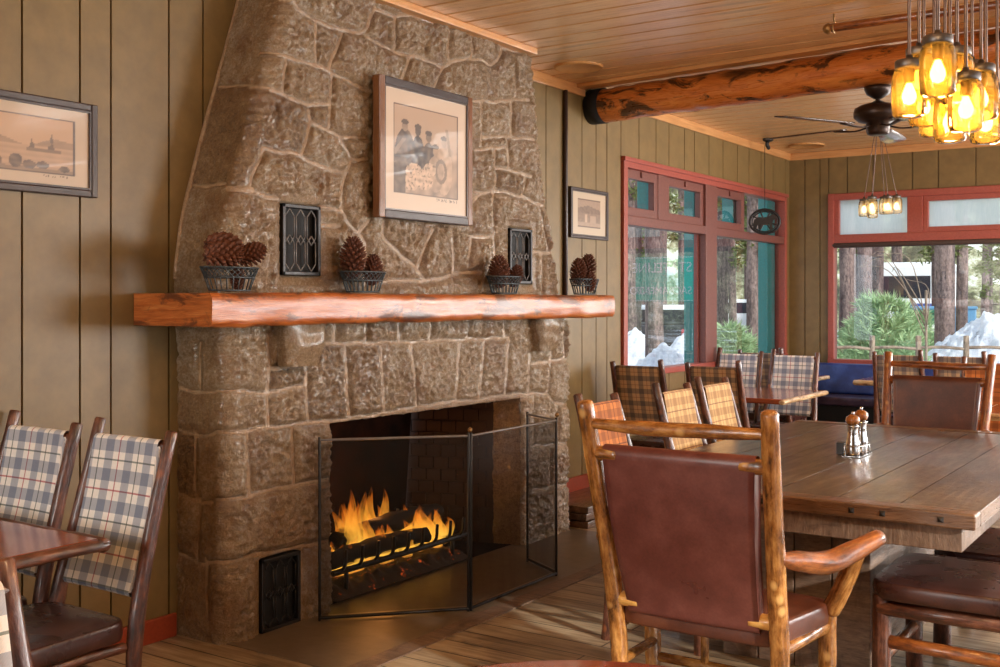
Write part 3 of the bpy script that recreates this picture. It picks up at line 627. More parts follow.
        n = len(mb.v); mb.attr['mortar'] = ('FLOAT', [0.] * n); mb.attr['tint'] = ('FLOAT', [.75] * n); mb.build('corbel_stone', 'stone', root)
    for v in VENTS: grille(root, *v)
    return root

def fire():
    # mantel beam
    mb = MB(); xa, xb, ya, yb, za, zb = FX + .035, -3.469, 3.058, 6.535, 1.395, 1.535
    def sect(v):
        ring = []
        def edge(z): return z + .010 * mnoise.noise(Vector((v * 3.3, z * 7, 2))) + .006 * mnoise.noise(Vector((v * 11, z * 7, 5)))
        zt, zl = edge(zb), edge(za); n = 8
        for i in range(n + 1): ring.append((xb + .005 * mnoise.noise(Vector((v * 5, i * .35, 1))) - .014 * (abs(i / n * 2 - 1) ** 6), zl + (zt - zl) * i / n))
        return ring, zl, zt
    ys = [ya + (yb - ya) * i / 220 for i in range(221)]; V, T, F = [], [], []; m = None
    for y in ys:
        ring, zl, zt = sect(y); xi = WX + .005 if (y < 3.27 or y > 6.28) else xa - .05
        pts = [(xi, zl)] + ring + [(xi, zt)]; m = len(pts)
        for x, z in pts: V.append((x, y, z)); T.append((x, z, y))
    for i in range(len(ys) - 1):
        for j in range(m): F.append((i * m + j, (i + 1) * m + j, (i + 1) * m + (j + 1) % m, i * m + (j + 1) % m))
    mb.add(V, F, T)
    for e in (0, len(ys) - 1):   # end grain faces, grain runs across
        idx = range(e * m, e * m + m); pts = [V[i] for i in idx]
        mb.add(pts, [tuple(range(m)) if e else tuple(reversed(range(m)))], [(p[1], p[2], p[0]) for p in pts], False)
    o = mb.build('mantel_beam', 'mantel', None)
    tag(o, 'thick varnished live-edge wood mantel beam across the stone fireplace', 'mantel')
    # grate
    g = thing('fire_grate', 'black iron log grate with upright prongs inside the firebox', 'grate', (-3.88, 4.62, .018))
    mb = MB(); mb.tube([(.15, -.56, .13), (.16, .0, .13), (.15, .56, .13)], .016, 8, 3); mb.tube([(-.17, -.5, .13), (-.17, .5, .13)], .014, 8, 1); mb.build('rail', 'iron', g)
    for i in range(9):
        y = -.5 + i * .125; mb = MB(); mb.tube([(-.2, y, .27), (-.19, y, .15), (-.1, y, .115), (.08, y, .115), (.17, y, .15), (.185, y, .24)], .009, 6, 4); mb.build('prong', 'iron', g)
    for x in (-.15, .14):
        for y in (-.45, .45): mb = MB(); mb.tube([(x, y, 0), (x, y, .12)], .012, 6, 1); mb.build('leg', 'iron', g)
    # ember tray
    e = MB()
    def fn(u, v):
        x, y = -.19 + .38 * u, -.57 + 1.14 * v; b = min(u, 1 - u, (v) * 3, (1 - v) * 3); return (-3.88 + x, 4.62 + y, .016 + min(1, b * 5) * (.062 + .03 * mnoise.noise(Vector((x * 22, y * 22, 0)))))
    e.grid(fn, 26, 76); o = e.build('ember_bed', 'ember'); tag(o, 'bed of glowing embers and ash under the fire grate', 'embers', kind='stuff')
    logs = [((-.04, -.34, .245), (-.05, .56, .265), .052, 'long charred log lying across the back of the fire grate'), ((.07, -.5, .185), (.06, .3, .18), .05, 'charred log at the front of the grate wrapped in flames'),
            ((-.12, -.45, .17), (-.13, .45, .175), .045, 'charred log low at the rear of the fire grate')]
    for a, b, r, lab in logs:
        mb = MB(); a, b = Vector(a), Vector(b); mid = (a + b) / 2 + Vector((0, 0, .015)); mb.tube([a, mid, b], [r * .9, r, r * .85], 14, 8, .35)
        o = mb.build('firewood_log', 'char'); o.location = (-3.88, 4.62, 0); tag(o, lab, 'log', 'burning logs in the grate')
    fl = MB(); g2 = random.Random(11)
    spec = [(4.22, .14, .02), (4.28, .2, -.05), (4.36, .36, -.06), (4.41, .42, .0), (4.46, .38, -.02), (4.52, .3, .03), (4.58, .24, .0), (4.66, .2, .03), (4.70, .4, -.12), (4.76, .36, -.1), (4.82, .2, .04), (4.9, .24, .02), (4.96, .27, .03),
            (5.03, .2, .04), (5.1, .22, .03), (5.15, .16, .02), (4.33, .25, .06), (4.49, .34, -.08), (4.62, .28, -.08), (4.87, .3, -.05), (4.19, .1, .05), (4.3, .17, .06), (4.55, .18, .07), (4.72, .17, .07), (5.0, .15, .07)]
    for y, hh, dx in spec:
        for rep in range(3):
            ph = g2.random() * 9; r0 = .032 + .055 * hh + g2.uniform(-.006, .010); yy = y + g2.uniform(-.045, .045); h = hh * g2.uniform(.6, 1.0); lean = -.22 * h + g2.uniform(-.03, .03)
            def ff(u, v, ph=ph, r0=r0, yy=yy, h=h, dx=dx, lean=lean):
                r = r0 * (math.sin(PI * min(1, .22 + u * .78)) ** .8) * (1 - .35 * u) + .0005; a = 2 * PI * v
                cx = .012 * math.sin(ph + u * 6); cy = lean * u + .022 * math.sin(ph * 2 + u * 7) * u
                return (-3.87 + dx + cx + r * .6 * math.cos(a), yy + cy + r * math.sin(a), .1 + h * u)
            fl.grid(ff, 16, 10, lambda u, v, ph=ph: (v * .1 + ph, ph, u))
    o = fl.build('flames', 'flame'); tag(o, 'orange and yellow flames rising round the charred logs', 'fire', kind='stuff')
    # folding mesh screen
    s = thing('fire_screen', 'black folding wire mesh fire screen standing on the hearth before the fire', 'fire screen', (0, 0, 0))
    pts = [(-3.575, 3.79), (-3.08, 4.32), (-3.09, 5.15), (-3.40, 5.33)]; z0, z1 = .012, .85
    for i in range(3):
        a, b = Vector((*pts[i], 0)), Vector((*pts[i + 1], 0)); d = (b - a).normalized(); a2, b2 = a + d * .008, b - d * .008; zt = z1 - (.025 if i == 0 else 0)
        mb = MB(); mb.grid(lambda u, v: tuple(a2.lerp(b2, u) + Vector((0, 0, z0 + .02 + (z1 - z0 - .03) * v))), 8, 8); p = mb.build('mesh_panel', 'gauze', s)
        mb = MB()
        for q in (a2, b2): mb.tube([q + Vector((0, 0, 0.006)), q + Vector((0, 0, z1 + .012))], .007, 8, 1)
        mb.tube([a2 + Vector((0, 0, z0 + .006)), b2 + Vector((0, 0, z0 + .006))], .008, 8, 1); mb.build('panel_frame', 'iron', p)
        mb = MB(); mb.tube([a2 + Vector((0, 0, z1)), b2 + Vector((0, 0, z1))], .006, 8, 1); mb.build('top_rod', 'greyiron', p)
    for q in pts[1:3]:
        mb = MB(); mb.lathe([(.003, 0), (.011, .008), (.011, .018), (.003, .026)], 10, (*q, z1 + .016)); mb.build('hinge_knob', 'socket', s)

# ------------------------------------------------------------------ pinecone baskets
def cone_mesh():
    mb = MB(); L, n = .15, 120
    for k in range(n):
        t = (k + .5) / n; a = k * 2.39996; z = L * t; r = .052 * math.sin(PI * (.10 + .84 * t ** .85)) ** .75
        d = Vector((math.cos(a), math.sin(a), 0)); s = Vector((-math.sin(a), math.cos(a), 0)); up = .55 + .5 * t
        w = .010 + .009 * (1 - abs(2 * t - .8)); o = Vector((0, 0, z)); tip = o + d * r + Vector((0, 0, r * up * .45)); base = o + d * r * .25
        V = [base + s * w * .35, base - s * w * .35, tip - s * w * .6 - d * .006, tip + d * .003 + Vector((0, 0, .002)), tip + s * w * .6 - d * .006, tip + Vector((0, 0, -.007)) - d * .004, base + Vector((0, 0, -.004))]
        mb.add(V, [(0, 1, 2, 3), (0, 3, 4), (1, 6, 5, 2), (6, 0, 4, 5), (2, 5, 3), (3, 5, 4)], None, False)
    return mb
def cones():
    base = cone_mesh(); core = MB(); core.lathe([(.004, 0), (.018, .02), (.02, .07), (.012, .12), (.002, .145)], 10)
    # basket: location y, cones (dx, dy, z, pitch toward +-y, scale), labels
    B = [(3.22, 'oval wire basket of pinecones at the left end of the mantel', [(.02, -.15, .14, 84, 1.2, 'reddish pinecone lying on its side at the left rim of the leftmost mantel basket'), (-.03, -.10, .20, 97, 1.25, 'dark pinecone lying on top of the leftmost mantel basket'),
                 (.0, .05, .13, 66, .98, 'small pinecone tip at the right rim of the leftmost mantel basket'), (.015, .03, .008, -4, .66, 'pinecone seen through the wires low in the leftmost mantel basket')]),
         (4.07, 'wire basket of pinecones below the left edge of the big framed photograph', [(-.01, -.06, .07, -3, 1.28, 'tall upright pinecone in the basket below the framed photograph'), (.005, .055, .035, 6, 1.0, 'shorter pinecone beside the tall one below the framed photograph')]),
         (5.31, 'wire basket of pinecones before the right upper vent', [(-.01, -.03, .035, -3, 1.22, 'broad upright pinecone in the basket before the right upper vent'), (.005, .075, .04, 16, .88, 'pinecone leaning right in the basket before the right upper vent'), (.0, -.10, .06, -18, .66, 'small pinecone leaning left in the basket before the right upper vent')]),
         (6.25, 'wire basket of pinecones at the right end of the mantel by the painted wall', [(-.01, -.075, .065, -4, 1.1, 'round dark pinecone at the left of the rightmost mantel basket'), (-.02, .055, .085, 2, 1.18, 'tallest pinecone of the rightmost mantel basket'), (.04, -.005, .02, 3, .85, 'low pinecone at the front of the rightmost mantel basket')])]
    proto = None; bp = None
    for y, lab, cs in B:
        loc = (-3.542, y, 1.541)
        if bp is None:
            bp = thing('wire_basket', lab, 'basket', loc, 0, 'pinecone baskets on the mantel')
            W = lambda a, k, z: Vector((.070 * k * math.cos(a), .15 * k * math.sin(a), z))
            ring = lambda k, z, r: mb.tube([W(2 * PI * i / 28, k, z) for i in range(29)], r, 5, 1, cap=False)
            mb = MB(); ring(1, .1, .0042); ring(.86, .058, .0035); mb.build('rim', 'wire', bp)
            mb = MB(); ring(.7, .004, .004)
            for i in range(7): yy = -.09 + .03 * i; xx = .049 * math.sqrt(max(0, 1 - (yy / .105) ** 2)); mb.tube([(-xx, yy, .004), (xx, yy, .004)], .002, 5, 1)
            mb.build('base', 'wire', bp)
            mb = MB()
            for i in range(24): a = 2 * PI * i / 24; mb.tube([W(a, .7, .004), W(a, .86, .058)], .0026, 5, 1)
            for i in range(28):
                a = 2 * PI * i / 28
                for sgn in (-1, 1): mb.tube([W(a, .86, .058), W(a + sgn * .22, .93, .08), W(a, 1, .1)], .0022, 5, 2)
            mb.build('wire_side', 'wire', bp)
        else: copy_thing(bp, loc, 0, lab)
        for dx, dy, z, pitch, sc, cl in cs:
            if proto is None:
                proto = base.build('pinecone', 'cone'); proto['category'] = 'pinecone'; proto['group'] = 'pinecones in the mantel baskets'
                k = core.build('core', 'conet', proto); o = proto
            else: o = proto.copy(); C.objects.link(o); c2 = proto.children[0].copy(); C.objects.link(c2); c2.parent = o
            o['label'] = cl; o.location = (loc[0] + dx, loc[1] + dy, loc[2] + z); o.rotation_euler = (R(-pitch), R(rng.uniform(-8, 8)), rng.uniform(0, 6)) if abs(pitch) < 20 else (R(-pitch), R(6), 0); o.scale = (sc, sc, sc)

# ------------------------------------------------------------------ framed pictures
def print_grid(fn, w, h, nx, ny):
    mb = MB(); cols = []
    for j in range(ny + 1):
        for i in range(nx + 1): mb.v.append((0, (i / nx - .5) * w, (j / ny - .5) * h)); mb.t.append((0, i / nx, j / ny)); cols.append((*fn(i / nx, j / ny), 1.))
    for j in range(ny):
        for i in range(nx): a = j * (nx + 1) + i; mb.f.append((a, a + 1, a + nx + 2, a + nx + 1)); mb.sm.append(True)
    mb.attr['Col'] = ('FLOAT_COLOR', cols); return mb
SEP = [rgb(44, 34, 32), rgb(206, 176, 150)]
def sep(t): t = max(0, min(1, t)); return tuple(a + (b - a) * t for a, b in zip(*SEP))
def ell(u, v, cx, cy, rx, ry): return ((u - cx) / rx) ** 2 + ((v - cy) / ry) ** 2 < 1
def group_photo(u, v):
    if u < .11 or u > .88 or v < .15 or v > .87:
        if (.60 < u < .88 and .11 < v < .135 and mnoise.noise(Vector((u * 130, v * 60, 0))) > .12): return rgb(70, 58, 54)
        return rgb(206, 186, 166)
    if u < .118 or u > .872 or v < .158 or v > .863: return rgb(74, 54, 48)
    U, V = (u - .118) / .754, (v - .158) / .705; n = mnoise.noise(Vector((U * 16, V * 16, 0)))
    t = .62 + .12 * V if V > .5 else .55 + .1 * n
    if V < .56 + .05 * n: t = .5 + .35 * mnoise.noise(Vector((U * 9, V * 9, 4)))
    P = [(.16, .50, .16, .34), (.36, .56, .10, .22), (.53, .52, .11, .20), (.78, .42, .14, .30), (.64, .36, .13, .22)]
    for k, (x, y, rx, ry) in enumerate(P):
        if ell(U, V, x, y - .1, rx, ry): t = (.12, .06, .1, .72, .55)[k] + .22 * n
        if ell(U, V, x, y + ry * .72 + .02, .045, .06): t = (.45, .12, .3, .5, .6)[k] + .1 * n
        if ell(U, V, x, y + ry * .72 + .07, .055, .03): t = .12
    if abs((U - .86) - (V - .62) * -.18) < .022 and .5 < V < .82: t = .42
    if abs((U - .05) - (V - .5) * .8) < .03 and .42 < V < .62: t = .35
    if ell(U, V, .73, .3, .10, .15) and not ell(U, V, .73, .3, .06, .10): t = .25
    for x, y, r in ((.3, .25, .13), (.45, .17, .15), (.55, .3, .1), (.25, .12, .12)):
        if ell(U, V, x, y, r, r * .8): t = .82 + .5 * mnoise.noise(Vector((U * 22, V * 22, 6))) - (.5 if mnoise.noise(Vector((U * 30, V * 30, 9))) > .3 else 0)
    if U < .17 and V < .32: t = .12 + .1 * n
    return sep(t)
def lake_photo(u, v):
    if u < .10 or u > .90 or v < .16 or v > .84:
        if .7 < u < .86 and .115 < v < .14 and mnoise.noise(Vector((u * 160, v * 60, 0))) > .1: return rgb(80, 64, 56)
        return rgb(186, 164, 140)
    if u < .107 or u > .893 or v < .175 or v > .825: return rgb(58, 40, 36)
    U, V = (u - .107) / .786, (v - .175) / .65; n = mnoise.noise(Vector((U * 14, V * 14, 2)))
    hill = .56 + .07 * math.sin(U * 7 + .6) + .04 * math.sin(U * 17) + .05 * (1 - U)
    t = .78 if V > hill else .48 + .1 * n
    if V < .46: t = .66 + .06 * n + .05 * math.sin(V * 60)
    if V < .06 + .02 * n: t = .35
    for x, y, a, b in ((.42, .13, .045, .09), (.56, .16, .05, .13), (.66, .11, .05, .08), (.76, .12, .05, .07), (.3, .12, .05, .1), (.15, .15, .06, .1), (.93, .08, .04, .06)):
        if ell(U, V, x, y, a, b): t = .16 + .18 * n
    for x, s in ((.68, .2), (.83, .32), (.12, .5), (.04, .55), (.2, .4)):
        if abs(U - x) < .02 * (1.1 - (V - .4) / s) * (1 + 1.2 * n) and .4 < V < .4 + s: t = .2
    if .64 < U < .9 and .36 < V < .42: t = .3
    return tuple(c * k for c, k in zip(sep(t), (1, .9, .78)))
def lodge_photo(u, v):
    if u < .17 or u > .83 or v < .2 or v > .82: return rgb(196, 178, 154)
    if u < .18 or u > .82 or v < .21 or v > .81: return rgb(80, 60, 52)
    U, V = (u - .18) / .64, (v - .21) / .6; n = mnoise.noise(Vector((U * 12, V * 12, 3))); t = .55 + .08 * n
    roof = .8 - abs(U - .45) * .25
    if V < roof: t = .3 + .1 * n
    if V < .5: t = .4 + .1 * n
    if .3 < U < .42 and .15 < V < .45: t = .8
    if .55 < U < .8 and .15 < V < .42: t = .65
    if V < .15: t = .62 + .1 * n
    return sep(t)
def picture(nm, label, loc, w, h, fw, depth, mat, fn, nx, ny, lipm='lip'):
    r = thing(nm, label, 'picture', loc); H = MB(); a, b = w / 2, h / 2
    for lo, hi in (((0, -a, -b), (depth, -a + fw, b)), ((0, a - fw, -b), (depth, a, b))):
        H = MB(); H.box(lo, hi); H.build('frame', mat, r, bevel=.005)
    for lo, hi in (((0, -a + fw, -b), (depth - .001, a - fw, -b + fw)), ((0, -a + fw, b - fw), (depth - .001, a - fw, b))):
        H = MB(); H.box(lo, hi); H.build('frame', 'framed', r, bevel=.005)
    L = MB(); c, d = a - fw, b - fw; e = .008
    for lo, hi in (((depth - .014, -c, -d), (depth - .004, -c + e, d)), ((depth - .014, c - e, -d), (depth - .004, c, d)), ((depth - .014, -c + e, -d), (depth - .0045, c - e, -d + e)), ((depth - .014, -c + e, d - e), (depth - .0045, c - e, d)),): L.box(lo, hi)
    L.build('frame_lip', lipm, r); p = print_grid(fn, 2 * c, 2 * d, nx, ny).build('print', 'print', r); p.location = (depth - .012, 0, 0)
    k = MB(); k.box((.0, -a + .005, -b + .005), (depth - .016, a - .005, b - .005)); k.build('backing_board', 'black', r)
def pictures():
    picture('framed_photograph', 'large framed sepia group photograph hanging on the stone chimney breast', (FX + .06, 4.62, 2.278), .80, .715, .042, .05, 'frameb', group_photo, 150, 120)
    picture('framed_landscape', 'dark-framed sepia lake scene hanging on the olive wall left of the fireplace', (WX + .003, 2.46, 2.12), .80, .385, .03, .03, 'framed', lake_photo, 150, 74, 'framed')
    picture('framed_print', 'small dark-framed print on the wall between fireplace and side window', (WX + .003, 7.045, 2.135), .56, .365, .022, .025, 'framed', lodge_photo, 60, 44)

# ------------------------------------------------------------------ seating
def prism(mb, pts, z0, z1):
    n = len(pts); V = [(x, y, z0) for x, y in pts] + [(x, y, z1) for x, y in pts]
    F = [tuple(reversed(range(n))), tuple(range(n, 2 * n))] + [(i, (i + 1) % n, n + (i + 1) % n, n + i) for i in range(n)]
    return mb.add(V, F, None, False)
def cushion(mb, f, r, y0, y1, z0, z1, crown=.015):
    """seat pad: half width r at the rear, f at the front, rounded rim, crowned top"""
    n, m = 18, 40
    def fn(u, v):
        a = 2 * PI * v; ex = .28
        cx = math.copysign(abs(math.cos(a)) ** ex, math.cos(a)); cy = math.copysign(abs(math.sin(a)) ** ex, math.sin(a))
        if u < .35: k = u / .35; rad = .97 * k; z = z1 + crown * (1 - (k * .97) ** 2) - (.004 if k > .95 else 0)
        elif u < .7: k = (u - .35) / .35; t = -PI / 2 + PI * k; rad = .97 + .03 * math.cos(t); z = (z0 + z1) / 2 - (z1 - z0) / 2 * math.sin(t)
        else: rad = .97 * (1 - (u - .7) / .3); z = z0
        yy = (y0 + y1) / 2 + (y1 - y0) / 2 * cy * rad; hw = r + (f - r) * (yy - y0) / (y1 - y0)
        return (hw * cx * rad, yy, z)
    return mb.grid(fn, 24, m)
def slung(mb, wt, wb, zt, zb, yline, th, bulge, wrap, nu=20, nv=30, off=.0):
    """fabric or leather stretched between two rails; closed loop front and back"""
    prof = []
    L = zt - zb
    for i in range(nv + 1):
        t = i / nv; z = zb + L * t; prof.append((yline(z) + th / 2 + off - bulge * math.sin(PI * t), z))
    for i in range(1, 8): a = PI * i / 8; prof.append((yline(zt) + off + th / 2 * math.cos(a) - wrap * math.sin(a) * .3, zt + (th / 2 + wrap) * math.sin(a)))
    for i in range(nv + 1):
        t = 1 - i / nv; z = zb + L * t; prof.append((yline(z) - th / 2 + off - bulge * math.sin(PI * t), z))
    for i in range(1, 8): a = PI * i / 8; prof.append((yline(zb) + off - th / 2 * math.cos(a), zb - (th / 2) * math.sin(a)))
    prof.append(prof[0]); S = [0]
    for a, b in zip(prof[:-1], prof[1:]): S.append(S[-1] + math.hypot(b[0] - a[0], b[1] - a[1]))
    def w(z): return wb + (wt - wb) * max(0, min(1, (z - zb) / L))
    n = len(prof)
    V, T, F = [], [], []
    for i, (y, z) in enumerate(prof):
        for j in range(nu + 1):
            u = j / nu * 2 - 1; V.append((u * w(z), y + .006 * u * u, z)); T.append((u * w(z) + .5, S[i], 0))
    for i in range(n - 1):
        for j in range(nu): a = i * (nu + 1) + j; F.append((a, a + 1, a + nu + 2, a + nu + 1))
    mb.add(V, F, T)
    # close the sides
    for j in (0, nu):
        k = nv + 8
        for i in range(nv):
            a = i * (nu + 1) + j; b = (i + 1) * (nu + 1) + j; c = (2 * nv + 8 - i - 1) * (nu + 1) + j; d = (2 * nv + 8 - i) * (nu + 1) + j; base = len(mb.v) - len(V)
            mb.f.append(tuple(base + q for q in (a, b, c, d))); mb.sm.append(True)
    return mb

LEAN = lambda z: -.235 - .165 * max(0, (z - .42)) / .65
def side_chair(label, loc, rz, fabric, seat='leatherd', wood_='barkd', group='plaid-backed hickory dining chairs', hs=1.):
    o = thing('dining_chair', label, 'chair', loc, rz, group)
    for s in (-1, 1):
        mb = MB(); mb.tube([(s * .222, -.245, 0), (s * .221, -.228, .22), (s * .217, LEAN(.45), .45), (s * .20, LEAN(.75), .75), (s * .194, LEAN(1.06) - .006, 1.06 + .012 * s)], [.024, .025, .027, .024, .021], 12, 4, .16); mb.build('back_post', wood_, o)
        mb = MB(); mb.tube([(s * .215, .185, 0), (s * .215, .18, .41)], [.024, .022], 10, 4, .18); mb.build('front_leg', wood_, o)
        mb = MB(); mb.tube([(s * .205, -.2, .2), (s * .2, .18, .19)], .014, 8, 3, .15); mb.build('stretcher', wood_, o)
        mb = MB(); mb.tube([(s * .205, -.2, .37), (s * .2, .18, .375)], .018, 8, 3, .15); mb.build('seat_rail', wood_, o)
    for z, y in ((.14, .18), (.26, -.205)): mb = MB(); mb.tube([(-.2, y, z), (.2, y, z)], .014, 8, 3, .15); mb.build('stretcher', wood_, o)
    mb = MB(); mb.tube([(-.2, .18, .385), (.2, .18, .385)], .018, 8, 3, .15); mb.build('seat_rail', wood_, o)
    mb = MB(); cushion(mb, .25, .222, -.22, .215, .395, .46); mb.build('seat', seat, o)
    for z in (.535, 1.005): mb = MB(); mb.tube([(-.197, LEAN(z), z), (.197, LEAN(z), z)], .013, 8, 1); mb.build('back_rail', wood_, o)
    mb = MB(); slung(mb, .174, .178, 1.005, .535, LEAN, .036, .012, .004); mb.build('back_panel', fabric, o)
    return o

def captain_chair(label, loc, rz, wood_='barkh', pad='leather', seat='leatherb', group=None):
    o = thing('captain_chair', label, 'armchair', loc, rz, group)
    L = lambda z: -.185 - .185 * max(0, z - .38) / .77
    for s in (-1, 1):
        mb = MB(); mb.tube([(s * .288, -.19, 0), (s * .29, -.185, .3), (s * .297, L(.6), .6), (s * .31, L(.9), .9), (s * .322, L(1.15), 1.155)], [.030, .031, .032, .030, .028], 16, 5, .06); mb.build('back_post', wood_, o)
        mb = MB(); mb.tube([(s * .325, .165, 0), (s * .33, .165, .22), (s * .335, .17, .44)], [.028, .03, .03], 14, 4, .16); mb.build('front_leg', wood_, o)
        mb = MB(); mb.tube([(s * .345, .165, .44), (s * .40, .15, .55), (s * .445, .13, .655)], [.034, .032, .026], 14, 4, .12); mb.build('arm_post', wood_, o)
        mb = MB(); mb.tube([(s * .315, L(.69), .69), (s * .345, -.18, .672), (s * .40, -.06, .650), (s * .45, .07, .672), (s * .50, .19, .70)], [.020, .034, .036, .036, .028], 14, 5, .14); mb.build('arm', 'barkm' if wood_ == 'barkh' else wood_, o)
        mb = MB(); mb.tube([(s * .29, -.19, .24), (s * .325, .165, .22)], .018, 10, 3, .12); mb.build('stretcher', wood_, o)
        mb = MB(); mb.tube([(s * .29, -.18, .375), (s * .33, .165, .38)], .022, 10, 3, .12); mb.build('seat_rail', wood_, o)
    for y, z in ((.165, .16), (-.19, .19)): mb = MB(); mb.tube([(-.3, y, z), (.3, y, z)], .018, 10, 3, .12); mb.build('stretcher', wood_, o)
    mb = MB(); mb.tube([(-.12, .165, .17), (-.12, .165, .38)], .016, 10, 2, .12); mb.build('spindle', wood_, o)
    mb = MB(); mb.tube([(-.33, .165, .385), (.33, .165, .385)], .022, 10, 3, .12); mb.build('seat_rail', wood_, o)
    mb = MB(); mb.tube([(-.325, L(1.09), 1.088), (-.1, L(1.09) + .004, 1.082), (.12, L(1.09), 1.087), (.325, L(1.09), 1.090)], [.017, .025, .024, .017], 12, 5, .10); mb.build('top_rail', wood_, o)
    for z, m in ((.985, 'barkh'), (.47, 'tenon')):
        hw = .318 if z > .7 else .30
        for s in (-1, 1): mb = MB(); mb.tube([(s * (hw - .10), L(z), z), (s * (hw - .035), L(z), z), (s * hw, L(z), z)], [.026, .026, .014], 12, 4, .06); mb.build('back_rail', 'tenon' if z < .7 else wood_, o)
    mb = MB(); slung(mb, .268, .235, .985, .452, L, .055, .018, .006, 22, 34); mb.build('back_pad', pad, o)
    mb = MB(); cushion(mb, .36, .29, -.215, .215, .385, .465, .02); mb.build('seat', seat, o)
    return o

def log_stool(label, loc, rz=0, group='leather log benches at the big table'):
    o = thing('log_bench', label, 'bench', loc, rz, group); a, b = .29, .30
    for sx in (-1, 1):
        for sy in (-1, 1): mb = MB(); mb.tube([(sx * (a - .045), sy * (b - .05), 0), (sx * (a - .045), sy * (b - .05), .40)], [.036, .033], 14, 5, .2); mb.build('leg', 'barkd', o)
        mb = MB(); mb.tube([(sx * (a - .045), -(b - .05), .17), (sx * (a - .045), (b - .05), .17)], .022, 10, 3, .15); mb.build('stretcher', 'barkm', o)
        mb = MB(); mb.tube([(sx * (a - .045), -(b - .05), .36), (sx * (a - .045), (b - .05), .36)], .026, 10, 3, .15); mb.build('seat_rail', 'barkd', o)
    for sy in (-1, 1):
        mb = MB(); mb.tube([(-(a - .045), sy * (b - .05), .235), ((a - .045), sy * (b - .05), .225)], .024, 12, 4, .15); mb.build('stretcher', 'barkm', o)
        mb = MB(); mb.tube([(-(a - .04), sy * (b - .04), .36), ((a - .04), sy * (b - .04), .36)], .028, 12, 4, .15); mb.build('seat_rail', 'barkd', o)
    mb = MB(); cushion(mb, a, a, -b, b, .395, .46, .012); mb.build('seat', 'leatherd', o)
    return o

def small_table(label, x0, x1, y0, y1, top, edge, edges='xXyY', h=.76, th=.04, group=None):
    cx, cy = (x0 + x1) / 2, (y0 + y1) / 2; a, b = (x1 - x0) / 2, (y1 - y0) / 2
    o = thing('dining_table', label, 'table', (cx, cy, 0), 0, group)
    mb = MB(); mb.box((-a + .01, -b + .01, h - th), (a - .01, b - .01, h), 0); mb.build('tabletop', top, o, bevel=.008)
    for e in edges:
        mb = MB(); r = th * .62; z = h - th * .52
        p = {'X': ((a - .012, -b, z), (a - .012, b, z)), 'x': ((-a + .012, -b, z), (-a + .012, b, z)), 'Y': ((-a, b - .012, z), (a, b - .012, z)), 'y': ((-a, -b + .012, z), (a, -b + .012, z))}[e]
        p0, p1 = Vector(p[0]), Vector(p[1]); mb.tube([p0, p0.lerp(p1, .33), p0.lerp(p1, .66), p1], r, 12, 6, .18, flat=.8 if e in 'xX' else 1.); mb.build('log_edge', edge, o)
    mb = MB(); mb.tube([(0, 0, .03), (0, 0, h - th)], .04, 14, 1); mb.build('pedestal', 'iron', o)
    mb = MB(); mb.lathe([(.05, .05), (.07, .03), (.15, .012), (.15, 0)], 28, cap=True); mb.build('base_plate', 'iron', o)
    return o

